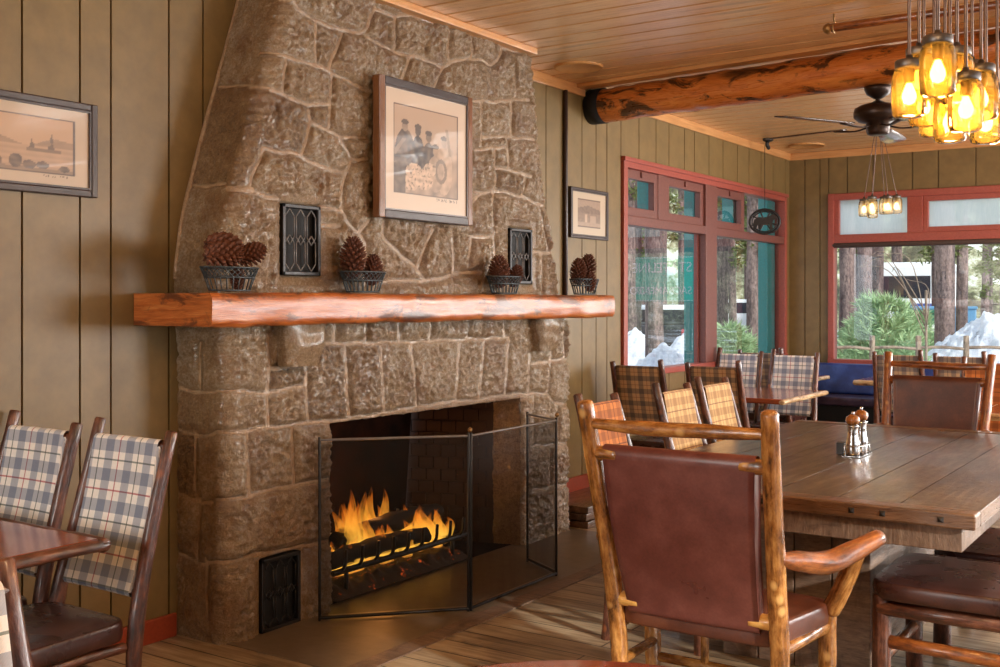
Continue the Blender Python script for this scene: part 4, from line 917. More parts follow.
def big_table():
    x0, x1, y0, y1 = -2.285, -.758, 4.068, 6.745; cx, cy = (x0 + x1) / 2, (y0 + y1) / 2; a, b = (x1 - x0) / 2, (y1 - y0) / 2
    o = thing('plank_table', 'large reclaimed plank dining table with glossy top and square nail heads', 'table', (cx, cy, 0))
    mb = MB(); g = random.Random(4); xs = [-a, -a + .26, -a + .49, -a + .77, -a + 1.02, -a + 1.25, a]; bb = .10
    for p, q in zip(xs[:-1], xs[1:]):
        dz = g.uniform(-.002, .002); mb.box((p + .0025, -b + bb + .003, .706), (q - .0025, b - bb - .003, .758 + dz), 1)
    t = mb.build('tabletop', 'tablew', o)
    for s in (-1, 1): mb = MB(); mb.box((-a, s * b, .704) if s < 0 else (-a, b - bb, .704), (a, -b + bb, .760) if s < 0 else (a, b, .760), 0); mb.build('breadboard_end', 'tabledge', o, bevel=.007)
    for s in (-1, 1): mb = MB(); mb.box((s * a - (.004 if s > 0 else -.0), -b + bb, .705), (s * a + (.0 if s > 0 else .004), b - bb, .757), 1); mb.build('side_edge', 'tabledge', o)
    for s in (-1, 1): mb = MB(); mb.box((-a + .05, s * (b - .045) - .015, .618), (a - .05, s * (b - .045) + .015, .704), 0); mb.build('apron', 'tableap', o, bevel=.003)
    for s in (-1, 1): mb = MB(); mb.box((s * (a - .065) - .015, -b + .06, .618), (s * (a - .065) + .015, b - .06, .704), 1); mb.build('apron', 'tableap', o, bevel=.003)
    mb = MB()
    for k in range(4): mb.box((-.31 + .155 * k + .002, -b + .36, 0), (-.31 + .155 * (k + 1) - .002, b - .36, .70), 2)
    mb.build('plank_base', 'tableap', o, bevel=.004)
    for x in (-.649, -.338, 0., .338, .449, .649): mb = MB(); h = .0105; mb.add([(x - h, -b - .0, .732 - h), (x + h, -b, .732 - h), (x + h, -b, .732 + h), (x - h, -b, .732 + h), (x, -b - .008, .732)], [(0, 1, 4), (1, 2, 4), (2, 3, 4), (3, 0, 4)], None, False); mb.build('nail_head', 'iron', o)
    # pepper and salt mills in a caddy
    def mill(label, loc, h):
        r = thing('pepper_mill', label, 'pepper mill', loc, 0, 'mills on the plank table'); k = h / .2
        mb = MB(); mb.lathe([(.031, 0), (.033, .004), (.033, .05), (.031, .062), (.025, .09), (.024, .112), (.028, .135), (.03, .14), (.02, .142)], 24); q = mb.build('body', 'chrome', r); q.scale = (1, 1, k)
        mb = MB(); mb.lathe([(.018, .142), (.03, .15), (.034, .164), (.03, .18), (.016, .19), (.006, .192)], 24); q = mb.build('knob', 'knob', r); q.scale = (1, 1, k)
        mb = MB(); mb.lathe([(.005, .19), (.008, .195), (.008, .202), (.003, .207)], 12); q = mb.build('finial', 'chrome', r); q.scale = (1, 1, k)
    mill('steel pepper mill with amber knob at the front of the caddy on the plank table', (-1.535, 5.30, .766), .20)
    mill('taller steel mill standing behind the other mill on the plank table', (-1.525, 5.405, .766), .215)
    r = thing('mill_caddy', 'small wire caddy holding two steel mills on the plank table', 'caddy', (-1.53, 5.352, .7605))
    mb = MB(); mb.box((-.045, -.10, .0), (.045, .10, .004)); mb.build('tray', 'chrome', r)
    for z in (.05,): mb = MB(); mb.tube([(.05 * math.cos(t) * 1., .105 * math.sin(t), z) for t in [2 * PI * i / 24 for i in range(25)]], .003, 6, 1, cap=False); mb.build('rail', 'chrome', r)
    for s in (-1, 1):
        for q in (-1, 1): mb = MB(); mb.tube([(s * .043, q * .055, .003), (s * .043, q * .055, .05)], .003, 6, 1); mb.build('post', 'chrome', r)
    mb = MB(); mb.box((-.09, -.03, 0), (-.052, .03, .055)); o2 = mb.build('packet_holder', 'iron'); o2.location = (-1.53, 5.352, .7605); tag(o2, 'small dark packet holder beside the mill caddy', 'holder')

def furniture():
    PI2 = PI / 2
    side_chair('plaid chair nearest the stone fireplace at the left table', (-3.225, 2.09, 0), PI, 'pblue')
    side_chair('plaid chair in the left corner against the olive wall', (-3.722, 2.07, 0), PI, 'pblue')
    side_chair('dark chair at the lower left, only its bark post in view', (-1.37, .90, 0), -PI2, 'pblue')
    side_chair('orange plaid chair at the left side of the plank table, nearest the fireplace', (-2.10, 4.55, 0), -PI2 + .05, 'porange')
    side_chair('tan plaid chair in the middle of the plank table left side', (-2.10, 5.35, 0), -PI2, 'ptan')
    side_chair('tan plaid chair at the far end of the plank table left side', (-2.10, 5.88, 0), -PI2, 'ptan')
    side_chair('brown plaid chair with its back to us under the left end of the side window', (-3.645, 7.60, 0), .0, 'pdark')
    side_chair('brown plaid chair with its back to us behind the tan chairs', (-3.14, 7.80, 0), .0, 'pdark')
    side_chair('blue plaid chair facing us by the side window, half hidden by a brown one', (-3.715, 8.98, 0), PI, 'pblue')
    side_chair('blue plaid chair facing us behind the glossy wooden table corner', (-3.205, 8.96, 0), PI, 'pblue')
    side_chair('plaid chair farthest back below the right end of the side window', (-3.62, 10.02, 0), 0, 'pgrey')
    side_chair('grey plaid chair with its back to us under the back window, left of a pair', (-2.48, 10.29, 0), 0, 'pgrey')
    side_chair('grey plaid chair with its back to us under the back window, right of a pair', (-1.97, 10.29, 0), 0, 'pgrey')
    side_chair('bright orange plaid chair at the right edge behind the far captain chair', (-1.54, 8.47, 0), PI, 'porange')
    captain_chair('honey-coloured log captain chair with burgundy leather back in front of us', (-1.512, 3.61, 0), 0, 'barkh', group='log captain chairs')
    captain_chair('log captain chair with dark leather back at the far end of the plank table', (-1.63, 7.075, 0), PI - .06, 'barkm', 'leatherb', 'leatherb', 'log captain chairs')
    log_stool('leather topped log bench nearest us at the right side of the plank table', (-.865, 4.45, 0))
    log_stool('second leather log bench behind the nearest one at the plank table', (-.80, 5.16, 0))
    big_table()
    small_table('red varnished table with a dark bark edge at the far left', -3.93, -2.935, 1.15, 2.165, 'tred', 'barkd', 'XYy')
    small_table('glossy brown table with a pale log edge under the side window', -3.94, -2.83, 8.0, 9.05, 'tred', 'barkp', 'X', .762)
    small_table('small pale-edged table between side window and blue booth', -3.94, -3.39, 10.06, 10.9, 'tred', 'barkp', 'X', .762)
    small_table('pale-edged table before the booth at the back window', -2.98, -1.75, 10.33, 10.96, 'tred', 'barkp', 'xy', .762)
    small_table('pale-edged table corner at the right edge before the orange chair', -1.45, -.45, 7.75, 8.5, 'tred', 'barkp', 'xy', .762)
    o = thing('round_table', 'round red varnished table top at the bottom edge of the view', 'table', (-.885, 1.575, 0))
    mb = MB(); mb.lathe([(.0, .72), (.47, .72), (.484, .728), (.487, .742), (.48, .756), (.465, .76), (.0, .76)], 64, cap=False); mb.build('tabletop', 'tred', o)
    mb = MB(); mb.tube([(0, 0, .03), (0, 0, .72)], .04, 14, 1); mb.build('pedestal', 'iron', o); mb = MB(); mb.lathe([(.05, .05), (.08, .035), (.24, .012), (.24, 0)], 28); mb.build('base_plate', 'iron', o)
    # booth along the back wall
    b = thing('booth_bench', 'long booth bench with blue vinyl back below the back window', 'booth', (0, 0, 0)); x0, x1 = -3.92, .7
    mb = MB(); mb.box((x0, 10.83, .02), (x1, 11.36, .47)); mb.build('base', 'black', b, bevel=.01)
    n = 3
    for i in range(n):
        p, q = x0 + (x1 - x0) * i / n, x0 + (x1 - x0) * (i + 1) / n
        mb = MB(); prism(mb, [(p + .004, 10.78), (q - .004, 10.78), (q - .004, 11.24), (p + .004, 11.24)], .47, .555); mb.build('seat', 'plum', b, bevel=.03, seg=4)
        mb = MB(); V = [(p + .004, 11.20, .555), (q - .004, 11.20, .555), (q - .004, 11.36, .555), (p + .004, 11.36, .555), (p + .004, 11.26, .862), (q - .004, 11.26, .862), (q - .004, 11.365, .862), (p + .004, 11.365, .862)]
        mb.add(V, [(0, 3, 2, 1), (4, 5, 6, 7), (0, 1, 5, 4), (1, 2, 6, 5), (2, 3, 7, 6), (3, 0, 4, 7)], None, False); mb.build('backrest', 'navy', b, bevel=.03, seg=4)
    mb = MB()   # low plinth right of the fireplace
    for z0, z1, e in ((0, .045, .0), (.05, .095, .012), (.10, .142, .0)): mb.box((WX + .02, 6.32, z0), (-3.555 - e, 7.05, z1), 1)
    o = mb.build('wooden_plinth', 'tabledge', bevel=.004); tag(o, 'low stacked-board wooden plinth against the wall right of the fireplace', 'plinth')

# ------------------------------------------------------------------ ceiling things
def jar_parts(parent, p, ztop, scale=1., tube_r=.0055, topoff=(0, 0), glass='jar', bulb='bulb'):
    """mason jar hanging lid-up; p = lid centre"""
    x, y, z = p; prof = [(.0, -.172), (.035, -.170), (.046, -.165), (.0505, -.152), (.052, -.10), (.0505, -.045), (.044, -.03), (.038, -.022), (.038, -.002)]
    mb = MB(); mb.lathe([(r * scale, h * scale) for r, h in prof], 24, (x, y, z), cap=False)
    j = mb.build('jar', glass, parent)
    mb = MB(); mb.lathe([(.04 * scale, -.022 * scale), (.042 * scale, -.02 * scale), (.042 * scale, 0), (.038 * scale, .004 * scale), (.012 * scale, .006 * scale), (.009 * scale, .02 * scale)], 24, (x, y, z)); mb.build('lid', 'jarlid', j)
    mb = MB(); mb.lathe([(.016 * scale, -.02 * scale), (.017 * scale, -.06 * scale), (.014 * scale, -.066 * scale)], 14, (x, y, z)); mb.build('socket', 'socket', j)
    mb = MB(); mb.lathe([(.008 * scale, -.066 * scale), (.013 * scale, -.078 * scale), (.021 * scale, -.098 * scale), (.022 * scale, -.11 * scale), (.016 * scale, -.126 * scale), (.004 * scale, -.132 * scale)], 16, (x, y, z)); mb.build('bulb', bulb, j)
    mb = MB(); mb.tube([(x, y, z + .005), (x + topoff[0], y + topoff[1], ztop)], tube_r, 8, 1); mb.build('cord', 'cord', parent)

def ceiling_things():
    # chandelier of jars; lid centres relative to the canopy
    o = thing('jar_chandelier', 'large cluster chandelier of amber-lit mason jars on bronze tubes', 'chandelier', CH0)
    mb = MB(); mb.lathe([(.30, 0), (.30, -.03), (.28, -.035)], 40); mb.build('canopy', 'bronze', o)
    for x, y, z in JARS: jar_parts(o, (x, y, z), -.03)
    for x, y, z in JARS[::3]:
        l = bpy.data.lights.new('jar_glow', 'POINT'); l.energy = 7; l.color = (1, .55, .2); l.shadow_soft_size = .03
        q = bpy.data.objects.new('jar_glow', l); C.objects.link(q); q.parent = o; q.location = (x, y, z - .21)
    o = thing('jar_pendant', 'small cluster of clear jar lamps hanging before the back window', 'pendant lamp', (-2.75, 10.3, CZ))
    mb = MB(); mb.lathe([(.09, 0), (.09, -.02), (.07, -.03)], 24); mb.build('canopy', 'bronze', o)
    for k, (x, y, z) in enumerate(((-.13, .0, -.62), (-.03, -.10, -.61), (.03, .09, -.6), (.10, -.06, -.61), (.15, .05, -.60), (-.08, .10, -.63))): jar_parts(o, (x, y, z), -.025, .95, .0035, (-x * .75, -y * .75), 'jarc', 'bulbs')
    # log beam
    mb = MB(); mb.tube([(WX + .02, 7.10, CZ - .134), (-2.6, 6.94, CZ - .134), (-1.1, 6.74, CZ - .130), (.8, 6.55, CZ - .13), (REX - .02, 6.25, CZ - .13)], [.122, .120, .116, .116, .116], 28, 30, .08, cap=True, dome=0)
    b = mb.build('log_beam', 'beam'); tag(b, 'thick knotty orange log beam crossing the plank ceiling', 'beam', kind='thing')
    mb = MB(); mb.tube([(WX + .004, 7.102, CZ - .134), (WX + .13, 7.087, CZ - .134)], .128, 28, 2, .02, dome=0); mb.build('end_band', 'black', b)
    mb = MB(); d = Vector((REX - WX, -.85, 0)); p = [(WX, 7.0, CZ - .022), (WX + d.x, 7.0 + d.y, CZ - .022)]
    mb.add([(p[0][0], 6.86, CZ - .028), (p[1][0], 6.01, CZ - .028), (p[1][0], 6.12, CZ - .028), (p[0][0], 6.97, CZ - .028), (p[0][0], 6.86, CZ), (p[1][0], 6.01, CZ), (p[1][0], 6.12, CZ), (p[0][0], 6.97, CZ)],
           [(0, 1, 2, 3), (4, 7, 6, 5), (0, 4, 5, 1), (1, 5, 6, 2), (2, 6, 7, 3), (3, 7, 4, 0)], [(0, 0, 0), (0, 0, 7), (.1, 0, 7), (.1, 0, 0), (0, .1, 0), (0, .1, 7), (.1, .1, 7), (.1, .1, 0)], False)
    struct(mb.build('trim_beam', 'trim', bevel=.004))
    # hanging wooden rod
    o = thing('wooden_rod', 'varnished wooden rod hung by hooks below the ceiling near the chandelier', 'rod', (-1.85, 5.97, CZ))
    mb = MB(); mb.tube([(0, 0, -.075), (1.4, 0, -.075), (2.9, .0, -.075)], .023, 14, 4, .04); mb.build('pole', 'barkm', o)
    mb = MB(); mb.lathe([(.006, -.03), (.024, -.018), (.03, 0), (.024, .018), (.006, .03)], 16, (-.012, 0, -.077)); mb.build('finial', 'socket', o)
    for x in (.02, .46, 1.4, 2.6): mb = MB(); mb.tube([(x, 0, -.0), (x, 0, -.03), (x, .022, -.05), (x, .022, -.09), (x, 0, -.102), (x, -.022, -.09), (x, -.022, -.06)], .005, 8, 4); mb.build('hook', 'socket', o)
    # ceiling fan
    o = thing('ceiling_fan', 'dark bronze five-blade ceiling fan hanging under the log beam', 'ceiling fan', (-1.83, 6.845, 2.806))
    o.scale = (.95, .95, .95)
    mb = MB(); mb.lathe([(.085, 0), (.084, -.02), (.07, -.05), (.03, -.075), (.02, -.08)], 28); mb.build('canopy', 'bronze', o)
    mb = MB(); mb.tube([(0, 0, -.07), (0, 0, -.11)], .016, 12, 1); mb.build('downrod', 'bronze', o)
    mb = MB(); mb.lathe([(.02, -.13), (.05, -.145), (.11, -.16), (.145, -.18), (.152, -.21), (.15, -.235), (.12, -.262), (.075, -.275), (.072, -.33), (.066, -.345), (.05, -.352)], 36, (0, 0, .04)); mb.build('motor_housing', 'bronze', o)
    for k in range(5):
        a = R(240 + 72 * k); d = Vector((math.cos(a), math.sin(a), 0)); s = Vector((-math.sin(a), math.cos(a), 0)); z = -.25; tw = R(-8)
        V = []; n = 10
        for i in range(n + 1):
            t = i / n; r = .24 + .56 * t; w = (.048 + .026 * math.sin(t * PI * .62)) * (1 if t < .93 else .72)
            for sg in (-1, 1): V.append(d * r + s * w * sg * math.cos(tw) + Vector((0, 0, z + sg * w * math.sin(tw))))
        mb = MB(); mb.add(V, [(2 * i, 2 * i + 1, 2 * i + 3, 2 * i + 2) for i in range(n)]); q = mb.build('blade', 'blade', o, solid=.008)
        mb = MB(); mb.tube([d * .07 + Vector((0, 0, -.255)), d * .16 + Vector((0, 0, -.27)), d * .30 + Vector((0, 0, z - .004))], [.016, .013, .024], 8, 4, flat=.4); mb.build('bracket', 'bronze', q)
    # round ceiling plates
    for x, y, r, lab in ((-3.65, 6.36, .165, 'round wood-toned ceiling speaker cover near the log beam end'), (-3.6, 10.85, .18, 'round wood-toned ceiling speaker cover in the far corner')):
        o = thing('ceiling_speaker', lab, 'speaker', (x, y, CZ), 0, 'round ceiling speaker covers'); mb = MB(); mb.lathe([(r, 0), (r, -.008), (r * .94, -.016), (r * .9, -.012), (0, -.011)], 40, cap=False); mb.build('cover', 'cover', o)
    # hook plate, wire and hanging ornament
    o = thing('ceiling_bracket', 'small black bracket on the ceiling above the side window corner', 'bracket', (-3.76, 10.2, CZ))
    mb = MB(); mb.lathe([(.05, 0), (.05, -.02), (.03, -.03)], 20); mb.build('plate', 'iron', o); mb = MB(); mb.tube([(0, 0, -.02), (.0, -.03, -.06), (0, .02, -.09)], .018, 10, 4); mb.build('swivel_head', 'iron', o)
    o = thing('hanging_ornament', 'round black cut-metal ornament hung on a wire before the side window', 'ornament', (-3.80, 10.22, 2.265), R(21))
    rad = .14; mb = MB(); mb.tube([(rad * math.cos(t), 0, rad * .82 * math.sin(t)) for t in [2 * PI * i / 40 for i in range(41)]], .013, 10, 1, cap=False); mb.build('ring', 'iron', o)
    mb = MB(); mb.tube([(rad * .84 * math.cos(t), .0, rad * .68 * math.sin(t)) for t in [2 * PI * i / 40 for i in range(41)]], .006, 8, 1, cap=False)
    for t in (20, 65, 110, 150, 200, 245, 300, 340): a = R(t); mb.tube([(rad * .3 * math.cos(a), 0, rad * .25 * math.sin(a)), (rad * math.cos(a), 0, rad * .82 * math.sin(a))], .007, 8, 1)
    mb.build('tracery', 'iron', o)
    mb = MB()   # animal silhouette plate
    prof = [(-.11, -.02), (-.10, .02), (-.06, .045), (-.01, .04), (.04, .05), (.07, .075), (.085, .06), (.11, .045), (.105, .025), (.08, .015), (.07, -.02), (.075, -.075), (.05, -.075), (.04, -.03), (-.02, -.035), (-.035, -.075), (-.06, -.075), (-.065, -.03), (-.085, -.075), (-.105, -.07)]
    n = len(prof); V = [(x, -.006, z) for x, z in prof] + [(x, .006, z) for x, z in prof]
    mb.add(V, [tuple(range(n)), tuple(reversed(range(n, 2 * n)))] + [(i, n + i, n + (i + 1) % n, (i + 1) % n) for i in range(n)], None, False); mb.build('silhouette', 'iron', o)
    mb = MB(); mb.tube([(0, 0, rad * .82), (0.0, 0, CZ - 2.26 - .06)], .003, 6, 1); mb.build('wire', 'black', o)
    mb = MB(); mb.tube([(0, 0, 0), (0, 0, CZ - .075 - 1.545)], .016, 12, 1); o = mb.build('wall_conduit', 'framed'); o.location = (WX + .019, 6.700, 1.545)
    tag(o, 'dark brown conduit running down the wall right of the chimney', 'conduit')

# ------------------------------------------------------------------ outside
def pt(px, t):
    f, S_, C_ = 1100., .5580, .8298; u = (px - 500) / f; return (u * C_ - S_) * t, (u * S_ + C_) * t
def outside():
    mb = MB(); gz = lambda x, y: -.25 + .012 * max(0, math.hypot(x, y) - 12) + .12 * mnoise.noise(Vector((x * .3, y * .3, 0)))
    def gf(u, v): x, y = -62 + 110 * u, 11.75 + 55 * v; return (x, y, gz(x, y))
    mb.grid(gf, 90, 60)
    def gf2(u, v): x, y = -62 + 57.6 * u, -8 + 19.75 * v; return (x, y, gz(x, y))
    mb.grid(gf2, 60, 24); struct(mb.build('ground_outside', 'ground'))
    mb = MB()
    def hf(u, v):
        a = R(62 + 130 * u); r = 50 + 14 * v; x, y = r * math.cos(a) * 1.0, r * math.sin(a)
        return (x - 4, y, -.2 + 13 * v + 2.2 * mnoise.noise(Vector((u * 16, v * 3, 1))) * v)
    mb.grid(hf, 90, 14); struct(mb.build('hill_outside', 'woods'))
    g = random.Random(21)
    protos = []
    def tree_mesh(r, h, lo, n, seed):
        gg = random.Random(seed); t = MB(); t.tube([(0, 0, -.4), (.0, .02, h * .3), (.04, 0, h * .65), (.0, 0, h)], [r * 1.12, r, r * .75, r * .2], 14, 6, .12)
        f = MB()
        for k in range(n):
            z = lo + (h - lo) * gg.random() ** 1.2; a = gg.uniform(0, 2 * PI); L = (.2 + .5 * (1 - (z - lo) / (h - lo + .01))) * gg.uniform(.5, 1.); d = Vector((math.cos(a), math.sin(a), -.12))
            base = Vector((0, 0, z)); f_ = base + d * L
            t.tube([base, base + d * L * .55 + Vector((0, 0, .06)), f_], [.022, .014, .004], 5, 2, 0, dome=0)
            for q in range(9):
                c = base + d * L * gg.uniform(.3, 1.05) + Vector((gg.gauss(0, .1), gg.gauss(0, .1), gg.gauss(0, .07)))
                for w in range(4):
                    e = Vector((gg.gauss(0, 1), gg.gauss(0, 1), gg.gauss(0, .6))).normalized() * gg.uniform(.14, .26); s = e.cross(Vector((gg.gauss(0, 1), gg.gauss(0, 1), gg.gauss(0, 1)))).normalized() * .028
                    f.add([c, c + e * .5 + s, c + e, c + e * .5 - s], [(0, 1, 2, 3)], None, False)
        return t, f
    for r, h, lo, n, sd in ((.17, 14, 3.6, 60, 1), (.11, 12, 2.6, 60, 2), (.06, 9, 1.2, 60, 3)):
        t, f = tree_mesh(r, h, lo, n, sd); o = t.build('pine_tree', 'trunk'); f.build('foliage', 'needled', o); tag(o, '', 'tree', 'pines outside the windows'); protos.append(o)
    used = set()
    keep = [(*pt(899, 34.3), 2.9), (*pt(926, 39.2), 2.0), (*pt(934, 27.6), 1.7), (*pt(922, 25.3), 1.1), (*pt(737, 38), 3.0), (*pt(661, 30.5), 3.2), (*pt(882, 17), 1.4), (*pt(860, 20.2), 1.1), (*pt(912, 22.6), 1.2), (*pt(729, 17), 1.), (*pt(744, 18.3), 1.), (*pt(982, 18), 1.6), (*pt(668, 15), 1.3), (*pt(638, 20.5), 1.3), (*pt(697, 23.6), 1.2)]
    def tree(px, t, k, lab, sc=1.):
        x, y = pt(px, t); o = protos[k]
        if any(math.hypot(x - a, y - b) < c for a, b, c in keep): return
        keep.append((x, y, 1.4))
        if k in used: o = copy_thing(o, (0, 0, 0), 0, lab)
        used.add(k); o['label'] = lab; o.location = (x, y, gz(x, y)); o.rotation_euler = (R(g.uniform(-1, 1)), R(g.uniform(-1, 1)), g.uniform(0, 6)); o.scale = (sc, sc, 1)
    tree(944, 21, 0, 'stout pine trunk behind the snow pile outside the back window', 1.0); tree(961, 23, 1, 'slimmer pine trunk close right of the stout one behind the snow pile')
    tree(752, 20.5, 1, 'straight grey pine trunk by the right end of the side window', .95); tree(655, 17.4, 0, 'thick forked-looking pine trunk at the left of the side window', .8); tree(684, 18, 0, 'dark pine trunk at the right of the left side pane', .9)
    L1, L2 = 'dark pine in the wood behind the bush beyond the back window', 'pine in the wood beyond the side window'
    for px, t, k, s in ((846, 24, 0, .9), (857, 32, 1, 1), (866, 22, 0, .8), (876, 30, 0, 1.1), (884, 26, 0, .9), (893, 36, 0, 1.2), (901, 26, 1, 1), (912, 32, 0, .9), (921, 30, 0, 1), (928, 38, 1, 1), (973, 38, 2, 1), (982, 34, 1, .8), (991, 40, 2, 1), (1003, 36, 1, 1), (1020, 30, 0, 1), (838, 36, 0, 1), (952, 40, 0, .9), (870, 42, 0, 1), (1045, 33, 1, 1), (1080, 38, 0, 1), (849, 26, 0, 1), (862, 27, 1, 1), (871, 25, 0, .9), (889, 28, 0, 1), (880, 23.5, 1, .9), (908, 28, 0, 1), (917, 26, 1, 1), (925, 33, 0, 1), (936, 30, 1, 1), (970, 27, 1, .9), (985, 45, 0, 1), (995, 30, 1, .8), (1010, 25, 0, 1), (841, 30, 0, 1), (854, 40, 0, 1.1), (898, 44, 0, 1.2), (912, 45, 0, 1.1), (935, 45, 0, 1.1), (958, 46, 0, 1.1), (976, 44, 1, 1.1)): tree(px, t, k, L1, s)
    for px, t, k, s in ((637, 26, 1, .8), (643, 34, 0, .8), (668, 30, 2, 1), (676, 34, 0, .9), (694, 26, 1, .9), (722, 27, 0, .8), (733, 33, 1, 1), (741, 26, 2, 1.1), (760, 34, 1, 1), (768, 28, 0, .8), (628, 30, 1, 1), (662, 42, 0, 1), (712, 40, 0, 1), (748, 44, 0, .9), (600, 30, 0, 1), (570, 34, 1, 1), (785, 36, 0, 1), (630, 24, 0, .8), (646, 25, 1, .8), (674, 24, 1, .8), (690, 36, 0, 1), (702, 32, 0, 1), (717, 23, 0, .8), (727, 35, 0, 1), (757, 26, 0, .8), (765, 23, 1, 1), (775, 40, 0, 1), (650, 46, 0, 1.1), (683, 44, 0, 1.1), (705, 46, 0, 1.2), (738, 46, 0, 1.1), (755, 44, 0, 1.1)): tree(px, t, k, L2, s)
    # bushy young pines
    def bush(px, t, w, h, lab, n=520, seed=1):
        gg = random.Random(seed); x, y = pt(px, t); st = MB(); f = MB()
        st.tube([(0, 0, -.2), (0, 0, h * .95)], [.04, .01], 8, 3)
        for k in range(n):
            z = h * (.04 + .92 * gg.random()); rr = w * (1 - .75 * z / h) * math.sqrt(gg.random()) * (1 + .3 * mnoise.noise(Vector((z * 3, k * .01, seed)))); a = gg.uniform(0, 2 * PI); c = Vector((rr * math.cos(a), rr * math.sin(a), z))
            for q in range(12):
                e = (Vector((math.cos(a) * .6, math.sin(a) * .6, .55)) + Vector((gg.gauss(0, .6), gg.gauss(0, .6), gg.gauss(0, .4)))).normalized() * gg.uniform(.12, .24); s = e.cross(Vector((gg.gauss(0, 1), gg.gauss(0, 1), gg.gauss(0, 1)))).normalized() * .009
                f.add([c, c + e * .5 + s, c + e, c + e * .5 - s], [(0, 1, 2, 3)], None, False)
        o = st.build('young_pine', 'trunk'); f.build('foliage', 'needle', o); o.location = (x, y, gz(x, y)); tag(o, lab, 'tree', 'bushy young pines outside')
    bush(882, 17, .95, 1.72, 'tall bushy young pine at the middle of the back window', 620, 1); bush(860, 20.2, .66, 1.25, 'low bushy pine at the left of the back window', 380, 2); bush(912, 22.6, .85, 1.45, 'bushy pine at the right, near the green bin', 420, 3)
    bush(729, 16.6, .55, 1.3, 'low bushy pine in the right pane of the side window', 340, 4); bush(744, 18.6, .5, 1.1, 'small bushy pine close to the grey trunk in the side window', 260, 5)
    def mound(px, t, w, d, h, lab, seed):
        x, y = pt(px, t); mb = MB()
        def fn(u, v):
            a = 2 * PI * v; r = u; p = Vector((w * r * math.cos(a), d * r * math.sin(a), 0)); n = mnoise.noise(Vector((p.x * .9, p.y * .9, seed))) * .34 + (1 - 2 * abs(mnoise.noise(Vector((p.x * 2.6, p.y * 2.6, seed))))) * .02 + mnoise.noise(Vector((p.x * 6, p.y * 6, seed))) * .07 + mnoise.noise(Vector((p.x * 14, p.y * 14, seed))) * .05
            return (p.x, p.y, max(-.1, h * (1 - r ** 1.5) * (1 + n) + .05 * n * (1 - r)))
        mb.grid(fn, 44, 110); o = mb.build('snow_pile', 'snow'); o.location = (x, y, gz(x, y) - .05); tag(o, lab, 'snow pile', 'snow piles outside')
    mound(982, 18, 1.45, 1.1, 1.45, 'big snow pile outside the back window at the right', 3); mound(668, 15, 1.0, .9, 1.1, 'snow heap at the bottom of the left side pane', 6); mound(638, 20.5, 1.0, .9, 1.2, 'snow heap by the left edge of the side window', 8); mound(697, 23.6, 1.0, 1., 1.0, 'snow heap at the bottom right of the left side pane', 9)
    # rail fence
    o = thing('rail_fence', 'weathered split-rail fence crossing below the back window view', 'fence', (0, 0, 0))
    P = [Vector((*pt(px, 15.5), -.3)) for px in (832, 872, 918, 966, 1014, 1062)]
    for p in P: mb = MB(); mb.tube([p, p + Vector((0, 0, 1.30))], [.045, .04], 10, 3, .12); mb.build('post', 'fence', o)
    for a, b in zip(P[:-1], P[1:]):
        for z in (.80, 1.14): mb = MB(); mb.tube([a + Vector((0, 0, z)), (a + b) / 2 + Vector((0, 0, z + .01)), b + Vector((0, 0, z - .02))], .022, 8, 3, .15); mb.build('rail', 'fence', o)
    # bare branches
    x, y = pt(905, 15); o = None; mb = MB(); g3 = random.Random(8)
    for k in range(6):
        b = Vector((g3.uniform(-.3, .3), 0, g3.uniform(1.9, 2.5))); e = b + Vector((g3.uniform(-.5, -.15), g3.uniform(-.2, .2), g3.uniform(-.25, .25))); mb.tube([Vector((.25, .1, 1.2 + k * .07)), b + Vector((g3.uniform(-.1, .1), 0, -.15)), e], [.009, .006, .003], 5, 5, .1)
    mb.tube([(.25, .1, 0), (.25, .1, 1.85)], .018, 8, 2); o = mb.build('bare_sapling', 'fence'); o.location = (x, y, gz(x, y)); tag(o, 'pale bare branching sapling in front of the dark pines', 'tree')
    # vehicles and bins far out
    def facing(px, t): x, y = pt(px, t); return (x, y, gz(x, y)), math.atan2(y, x) - PI / 2
    l, a = facing(899, 32); o = thing('camper_van', 'white camper van between the pines beyond the back window', 'van', l, a); mb = MB(); prism(mb, [(-1.1, -.0), (1.1, 0), (1.1, 4.5), (-1.1, 4.5)], .5, 2.6); mb.build('body', 'white', o, bevel=.15, seg=3)
    mb = MB(); mb.box((-.85, -.02, 1.55), (.85, .02, 2.2)); mb.build('window', 'cardark', o, bevel=.01); mb = MB(); mb.box((-1.12, -.015, 1.2), (1.12, .02, 1.4)); mb.build('stripe', 'rvblue', o)
    for sx in (-.85, .85): mb = MB(); mb.tube([(sx - .12, 1, .38), (sx + .12, 1, .38)], .38, 18, 1); mb.build('wheel', 'black', o)
    l, a = facing(926, 38); o = thing('camper_trailer', 'tall white trailer partly behind the stout trunk beyond the back window', 'trailer', l, a); mb = MB(); prism(mb, [(-1.0, 0), (1.0, 0), (1.0, 2.4), (-1.0, 2.4)], .45, 2.7); mb.build('body', 'white', o, bevel=.2, seg=3)
    mb = MB(); mb.box((-.55, -.03, 1.5), (.1, .03, 2.1)); mb.build('window', 'cardark', o, bevel=.01)
    for sx in (-.85, .85): mb = MB(); mb.tube([(sx - .12, 1, .36), (sx + .12, 1, .36)], .36, 18, 1); mb.build('wheel', 'black', o)
    l, a = facing(934, 27); o = thing('dumpster', 'pale blue dumpster left of the stout trunk outside', 'dumpster', l, a); mb = MB(); prism(mb, [(-.95, 0), (.95, 0), (.95, 1.2), (-.95, 1.2)], .1, 1.35); mb.build('bin', 'dumpb', o, bevel=.03)
    mb = MB(); mb.box((-.98, -.04, 1.33), (.98, 1.24, 1.40)); mb.build('lid', 'dumpb', o, bevel=.02)
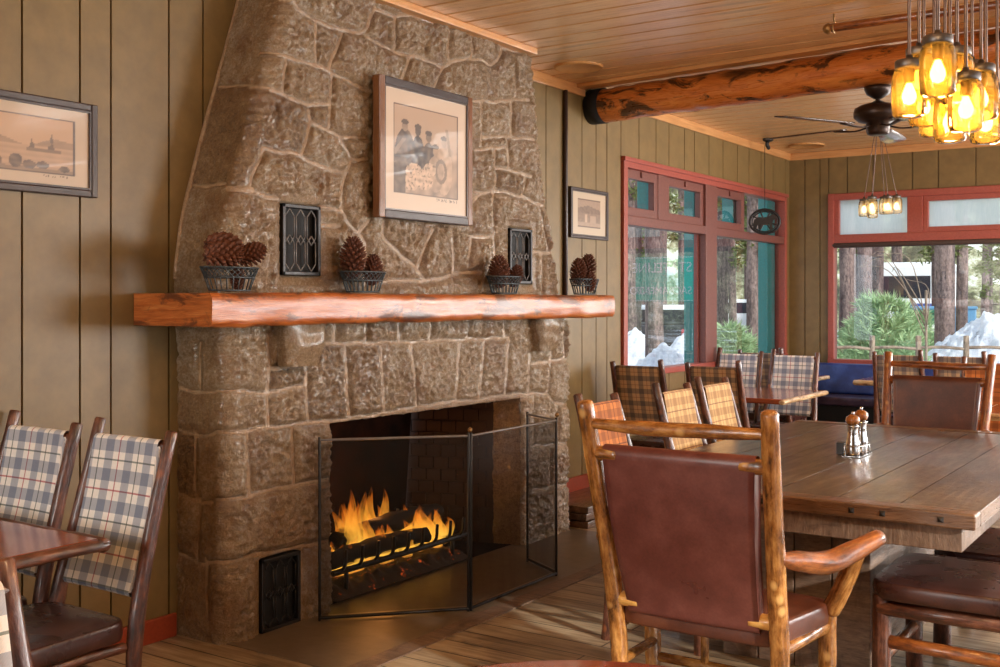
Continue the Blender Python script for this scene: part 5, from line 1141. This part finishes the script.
    for x in (-.35, .35): mb = MB(); mb.box((x - .03, -.03, .15), (x + .03, .0, 1.3)); mb.build('rib', 'dumpb', o)
    l, a = facing(922, 25); o = thing('waste_bin', 'dark green bin with pale label between bush and snow pile', 'bin', l, a); mb = MB(); prism(mb, [(-.42, 0), (.42, 0), (.42, .6), (-.42, .6)], .0, 1.3); mb.build('body', 'dumpg', o, bevel=.04)
    mb = MB(); mb.box((-.46, -.04, 1.3), (.46, .64, 1.38)); mb.build('lid', 'dumpg', o, bevel=.03); mb = MB(); mb.box((.02, -.012, .85), (.38, .004, 1.05)); mb.build('sticker', 'white', o)
    l, a = facing(737, 38); o = thing('white_car', 'white car parked among the pines in the side window right pane', 'car', l, a + .3); mb = MB()
    prof = [(-2.1, .35), (2.1, .35), (2.15, .75), (2.0, .95), (1.2, 1.0), (.7, 1.48), (-.9, 1.5), (-1.5, 1.02), (-2.1, .95)]; n = len(prof); V = [(x, -.85, z) for x, z in prof] + [(x, .85, z) for x, z in prof]
    mb.add(V, [tuple(range(n)), tuple(reversed(range(n, 2 * n)))] + [(i, n + i, n + (i + 1) % n, (i + 1) % n) for i in range(n)], None, False); mb.build('body', 'white', o, bevel=.06, seg=3)
    mb = MB(); mb.box((-.8, -.87, 1.02), (.55, -.84, 1.38)); mb.build('side_window', 'cardark', o, bevel=.01)
    for sx in (-1.3, 1.3): mb = MB(); mb.tube([(sx, -.9, .33), (sx, -.65, .33)], .33, 18, 1); mb.build('wheel', 'black', o)
    l, a = facing(661, 28.5); o = thing('dark_car', 'dark car with red tail light between trunks in the left side pane', 'car', l, a); mb = MB(); prism(mb, [(-.9, 0), (.9, 0), (.9, 4), (-.9, 4)], .35, 1.0); mb.build('body', 'cardark', o, bevel=.1, seg=3)
    mb = MB(); prism(mb, [(-.75, .3), (.75, .3), (.75, 2.6), (-.75, 2.6)], 1.0, 1.5); mb.build('cabin', 'white', o, bevel=.12, seg=3); mb = MB(); mb.box((-.62, .27, 1.06), (.62, .32, 1.38)); mb.build('rear_window', 'cardark', o)
    for sx in (-.7, .62): mb = MB(); mb.box((sx - .1, -.02, .68), (sx + .18, .03, .88)); mb.build('tail_light', 'carred', o)
    for sx in (-.75, .75): mb = MB(); mb.tube([(sx - .1, .8, .33), (sx + .1, .8, .33)], .33, 18, 1); mb.build('wheel', 'black', o)
    # green road sign out front, seen mirrored in the side window glass
    x, y = 3.26, 23.8; o = thing('road_sign', 'green road sign with white lettering mirrored in the side window glass', 'road sign', (x, y, gz(x, y)), R(6))
    zc = 2.02 - gz(x, y); mb = MB(); prism(mb, [(-.82, -.02), (.82, -.02), (.82, .02), (-.82, .02)], zc - .53, zc + .53); mb.build('panel', 'signg', o, bevel=.01)
    for sx in (-.6, .6): mb = MB(); mb.box((sx - .05, .02, -.2), (sx + .05, .12, zc + .45)); mb.build('post', 'fence', o)
    for txt, xx, zz, sz in (('STATELINE', -.74, zc + .16, .34), ('SACRAMENTO', -.74, zc - .36, .26), ('107', .42, zc - .36, .26)):
        cu = bpy.data.curves.new('lettering', 'FONT'); cu.body = txt; cu.size = sz; cu.extrude = .004; cu.materials.append(M['white']); tmp = bpy.data.objects.new('lettering', cu); C.objects.link(tmp); bpy.context.view_layer.update(); me = bpy.data.meshes.new_from_object(tmp.evaluated_get(bpy.context.evaluated_depsgraph_get())); bpy.data.objects.remove(tmp); t = bpy.data.objects.new('lettering', me); C.objects.link(t); t.parent = o; t.location = (xx, -.026, zz); t.rotation_euler = (PI / 2, 0, 0)
    mb = MB()
    for a, b in (((-.80, zc + .50), (.80, zc + .515)), ((-.80, zc - .515), (.80, zc - .50))): mb.box((a[0], -.028, a[1]), (b[0], -.018, b[1]))
    mb.build('border', 'white', o)

# ------------------------------------------------------------------ light and camera
def area(name, loc, rot, sx, sy, e, col):
    l = bpy.data.lights.new(name, 'AREA'); l.shape = 'RECTANGLE'; l.size, l.size_y = sx, sy; l.energy = e; l.color = col
    o = bpy.data.objects.new(name, l); C.objects.link(o); o.location = loc; o.rotation_euler = rot; return o
def point(name, loc, e, col, r=.1):
    l = bpy.data.lights.new(name, 'POINT'); l.energy = e; l.color = col; l.shadow_soft_size = r
    o = bpy.data.objects.new(name, l); C.objects.link(o); o.location = loc; return o
def lights():
    w = bpy.data.worlds.new('overcast'); bpy.context.scene.world = w; w.use_nodes = True; nt = w.node_tree; bg = nt.nodes['Background']
    bg.inputs[0].default_value = (.82, .91, 1.0, 1); bg.inputs[1].default_value = 1.7
    s = bpy.data.lights.new('sun', 'SUN'); s.energy = 4.5; s.angle = R(2); s.color = (1, .94, .84); o = bpy.data.objects.new('sun', s); C.objects.link(o)
    o.rotation_euler = Vector((-.90, .30, -.34)).to_track_quat('-Z', 'Y').to_euler()
    day = (1, .95, .88)
    for k, (a, b) in enumerate(((1.0, 3.1), (3.6, 6.2), (7.2, 10.0))): area('daylight', (REX + .13, (a + b) / 2, 1.75), (0, R(90), 0), 1.6, b - a - .1, (8, 45, 170)[k], day)
    area('daylight', (2.2, BY + .14, 1.75), (R(-90), 0, 0), 2.1, 1.6, 190, day); area('daylight', (-.1, BY + .2, 1.5), (R(-90), 0, 0), 1.5, 1.15, 100, day)
    area('snow_bounce', (REX + .1, 8.6, 1.6), (0, R(118), 0), 1.3, 2.6, 200, (.96, .98, 1)); area('snow_bounce', (2.2, BY + .13, 1.5), (R(-118), 0, 0), 2.1, 1.2, 90, (.96, .98, 1))
    area('daylight', (-2.75, RY0 - .12, 1.75), (R(90), 0, 0), 1.2, 1.6, 105, day)
    warm = (1, .60, .28)
    point('lamp', (-2.6, .6, 2.3), 5, (1, .68, .40), .15); point('lamp', (-.4, 1.7, 2.5), 46, (1, .66, .36), .15); point('lamp', (1.6, 7.2, 2.5), 30, (1, .74, .45), .15)  # second and third: unseen fill, added for warm light on stone and room
    point('fire_glow', (-3.98, 4.62, .34), 9, (1, .36, .08), .12)
def camera():
    cam = bpy.data.cameras.new('camera'); o = bpy.data.objects.new('camera', cam); C.objects.link(o); cam.sensor_width = 36; cam.lens = 39.6; cam.shift_y = -(333.5 - 301) / 1000
    o.location = (0, 0, 1.5); o.rotation_euler = (PI / 2, 0, math.atan(740 / 1100)); cam.clip_start = .05; bpy.context.scene.camera = o
    sc = bpy.context.scene; sc.view_settings.view_transform = 'Standard'; sc.view_settings.look = 'None'; sc.view_settings.gamma = 1; sc.view_settings.use_curve_mapping = False; sc.view_settings.exposure = EXPO
    cy = sc.cycles; cy.max_bounces = 10; cy.transparent_max_bounces = 32; cy.diffuse_bounces = 4; cy.glossy_bounces = 4; cy.caustics_reflective = False; cy.caustics_refractive = False; cy.sample_clamp_indirect = 6; cy.use_denoising = True

EXPO = 0.15
CH0 = (-0.777, 3.793, CZ)
JARS = [(-0.059, -0.318, -0.831), (-0.101, -0.013, -0.729), (0.059, -0.479, -0.804), (0.056, -0.209, -0.786), (0.019, 0.217, -0.747), (0.106, -0.103, -0.826), (0.053, 0.481, -0.795), (0.083, 0.103, -0.871), (-0.104, 0.216, -0.819), (0.004, -0.056, -0.881), (-0.112, 0.102, -0.798), (0.102, -0.313, -0.887), (-0.102, 0.376, -0.738)]

def main():
    mats(); shell(); window_left(); window_back(); window_side(); fireplace(); fire(); cones(); pictures(); furniture(); ceiling_things(); outside(); lights(); camera()
main()
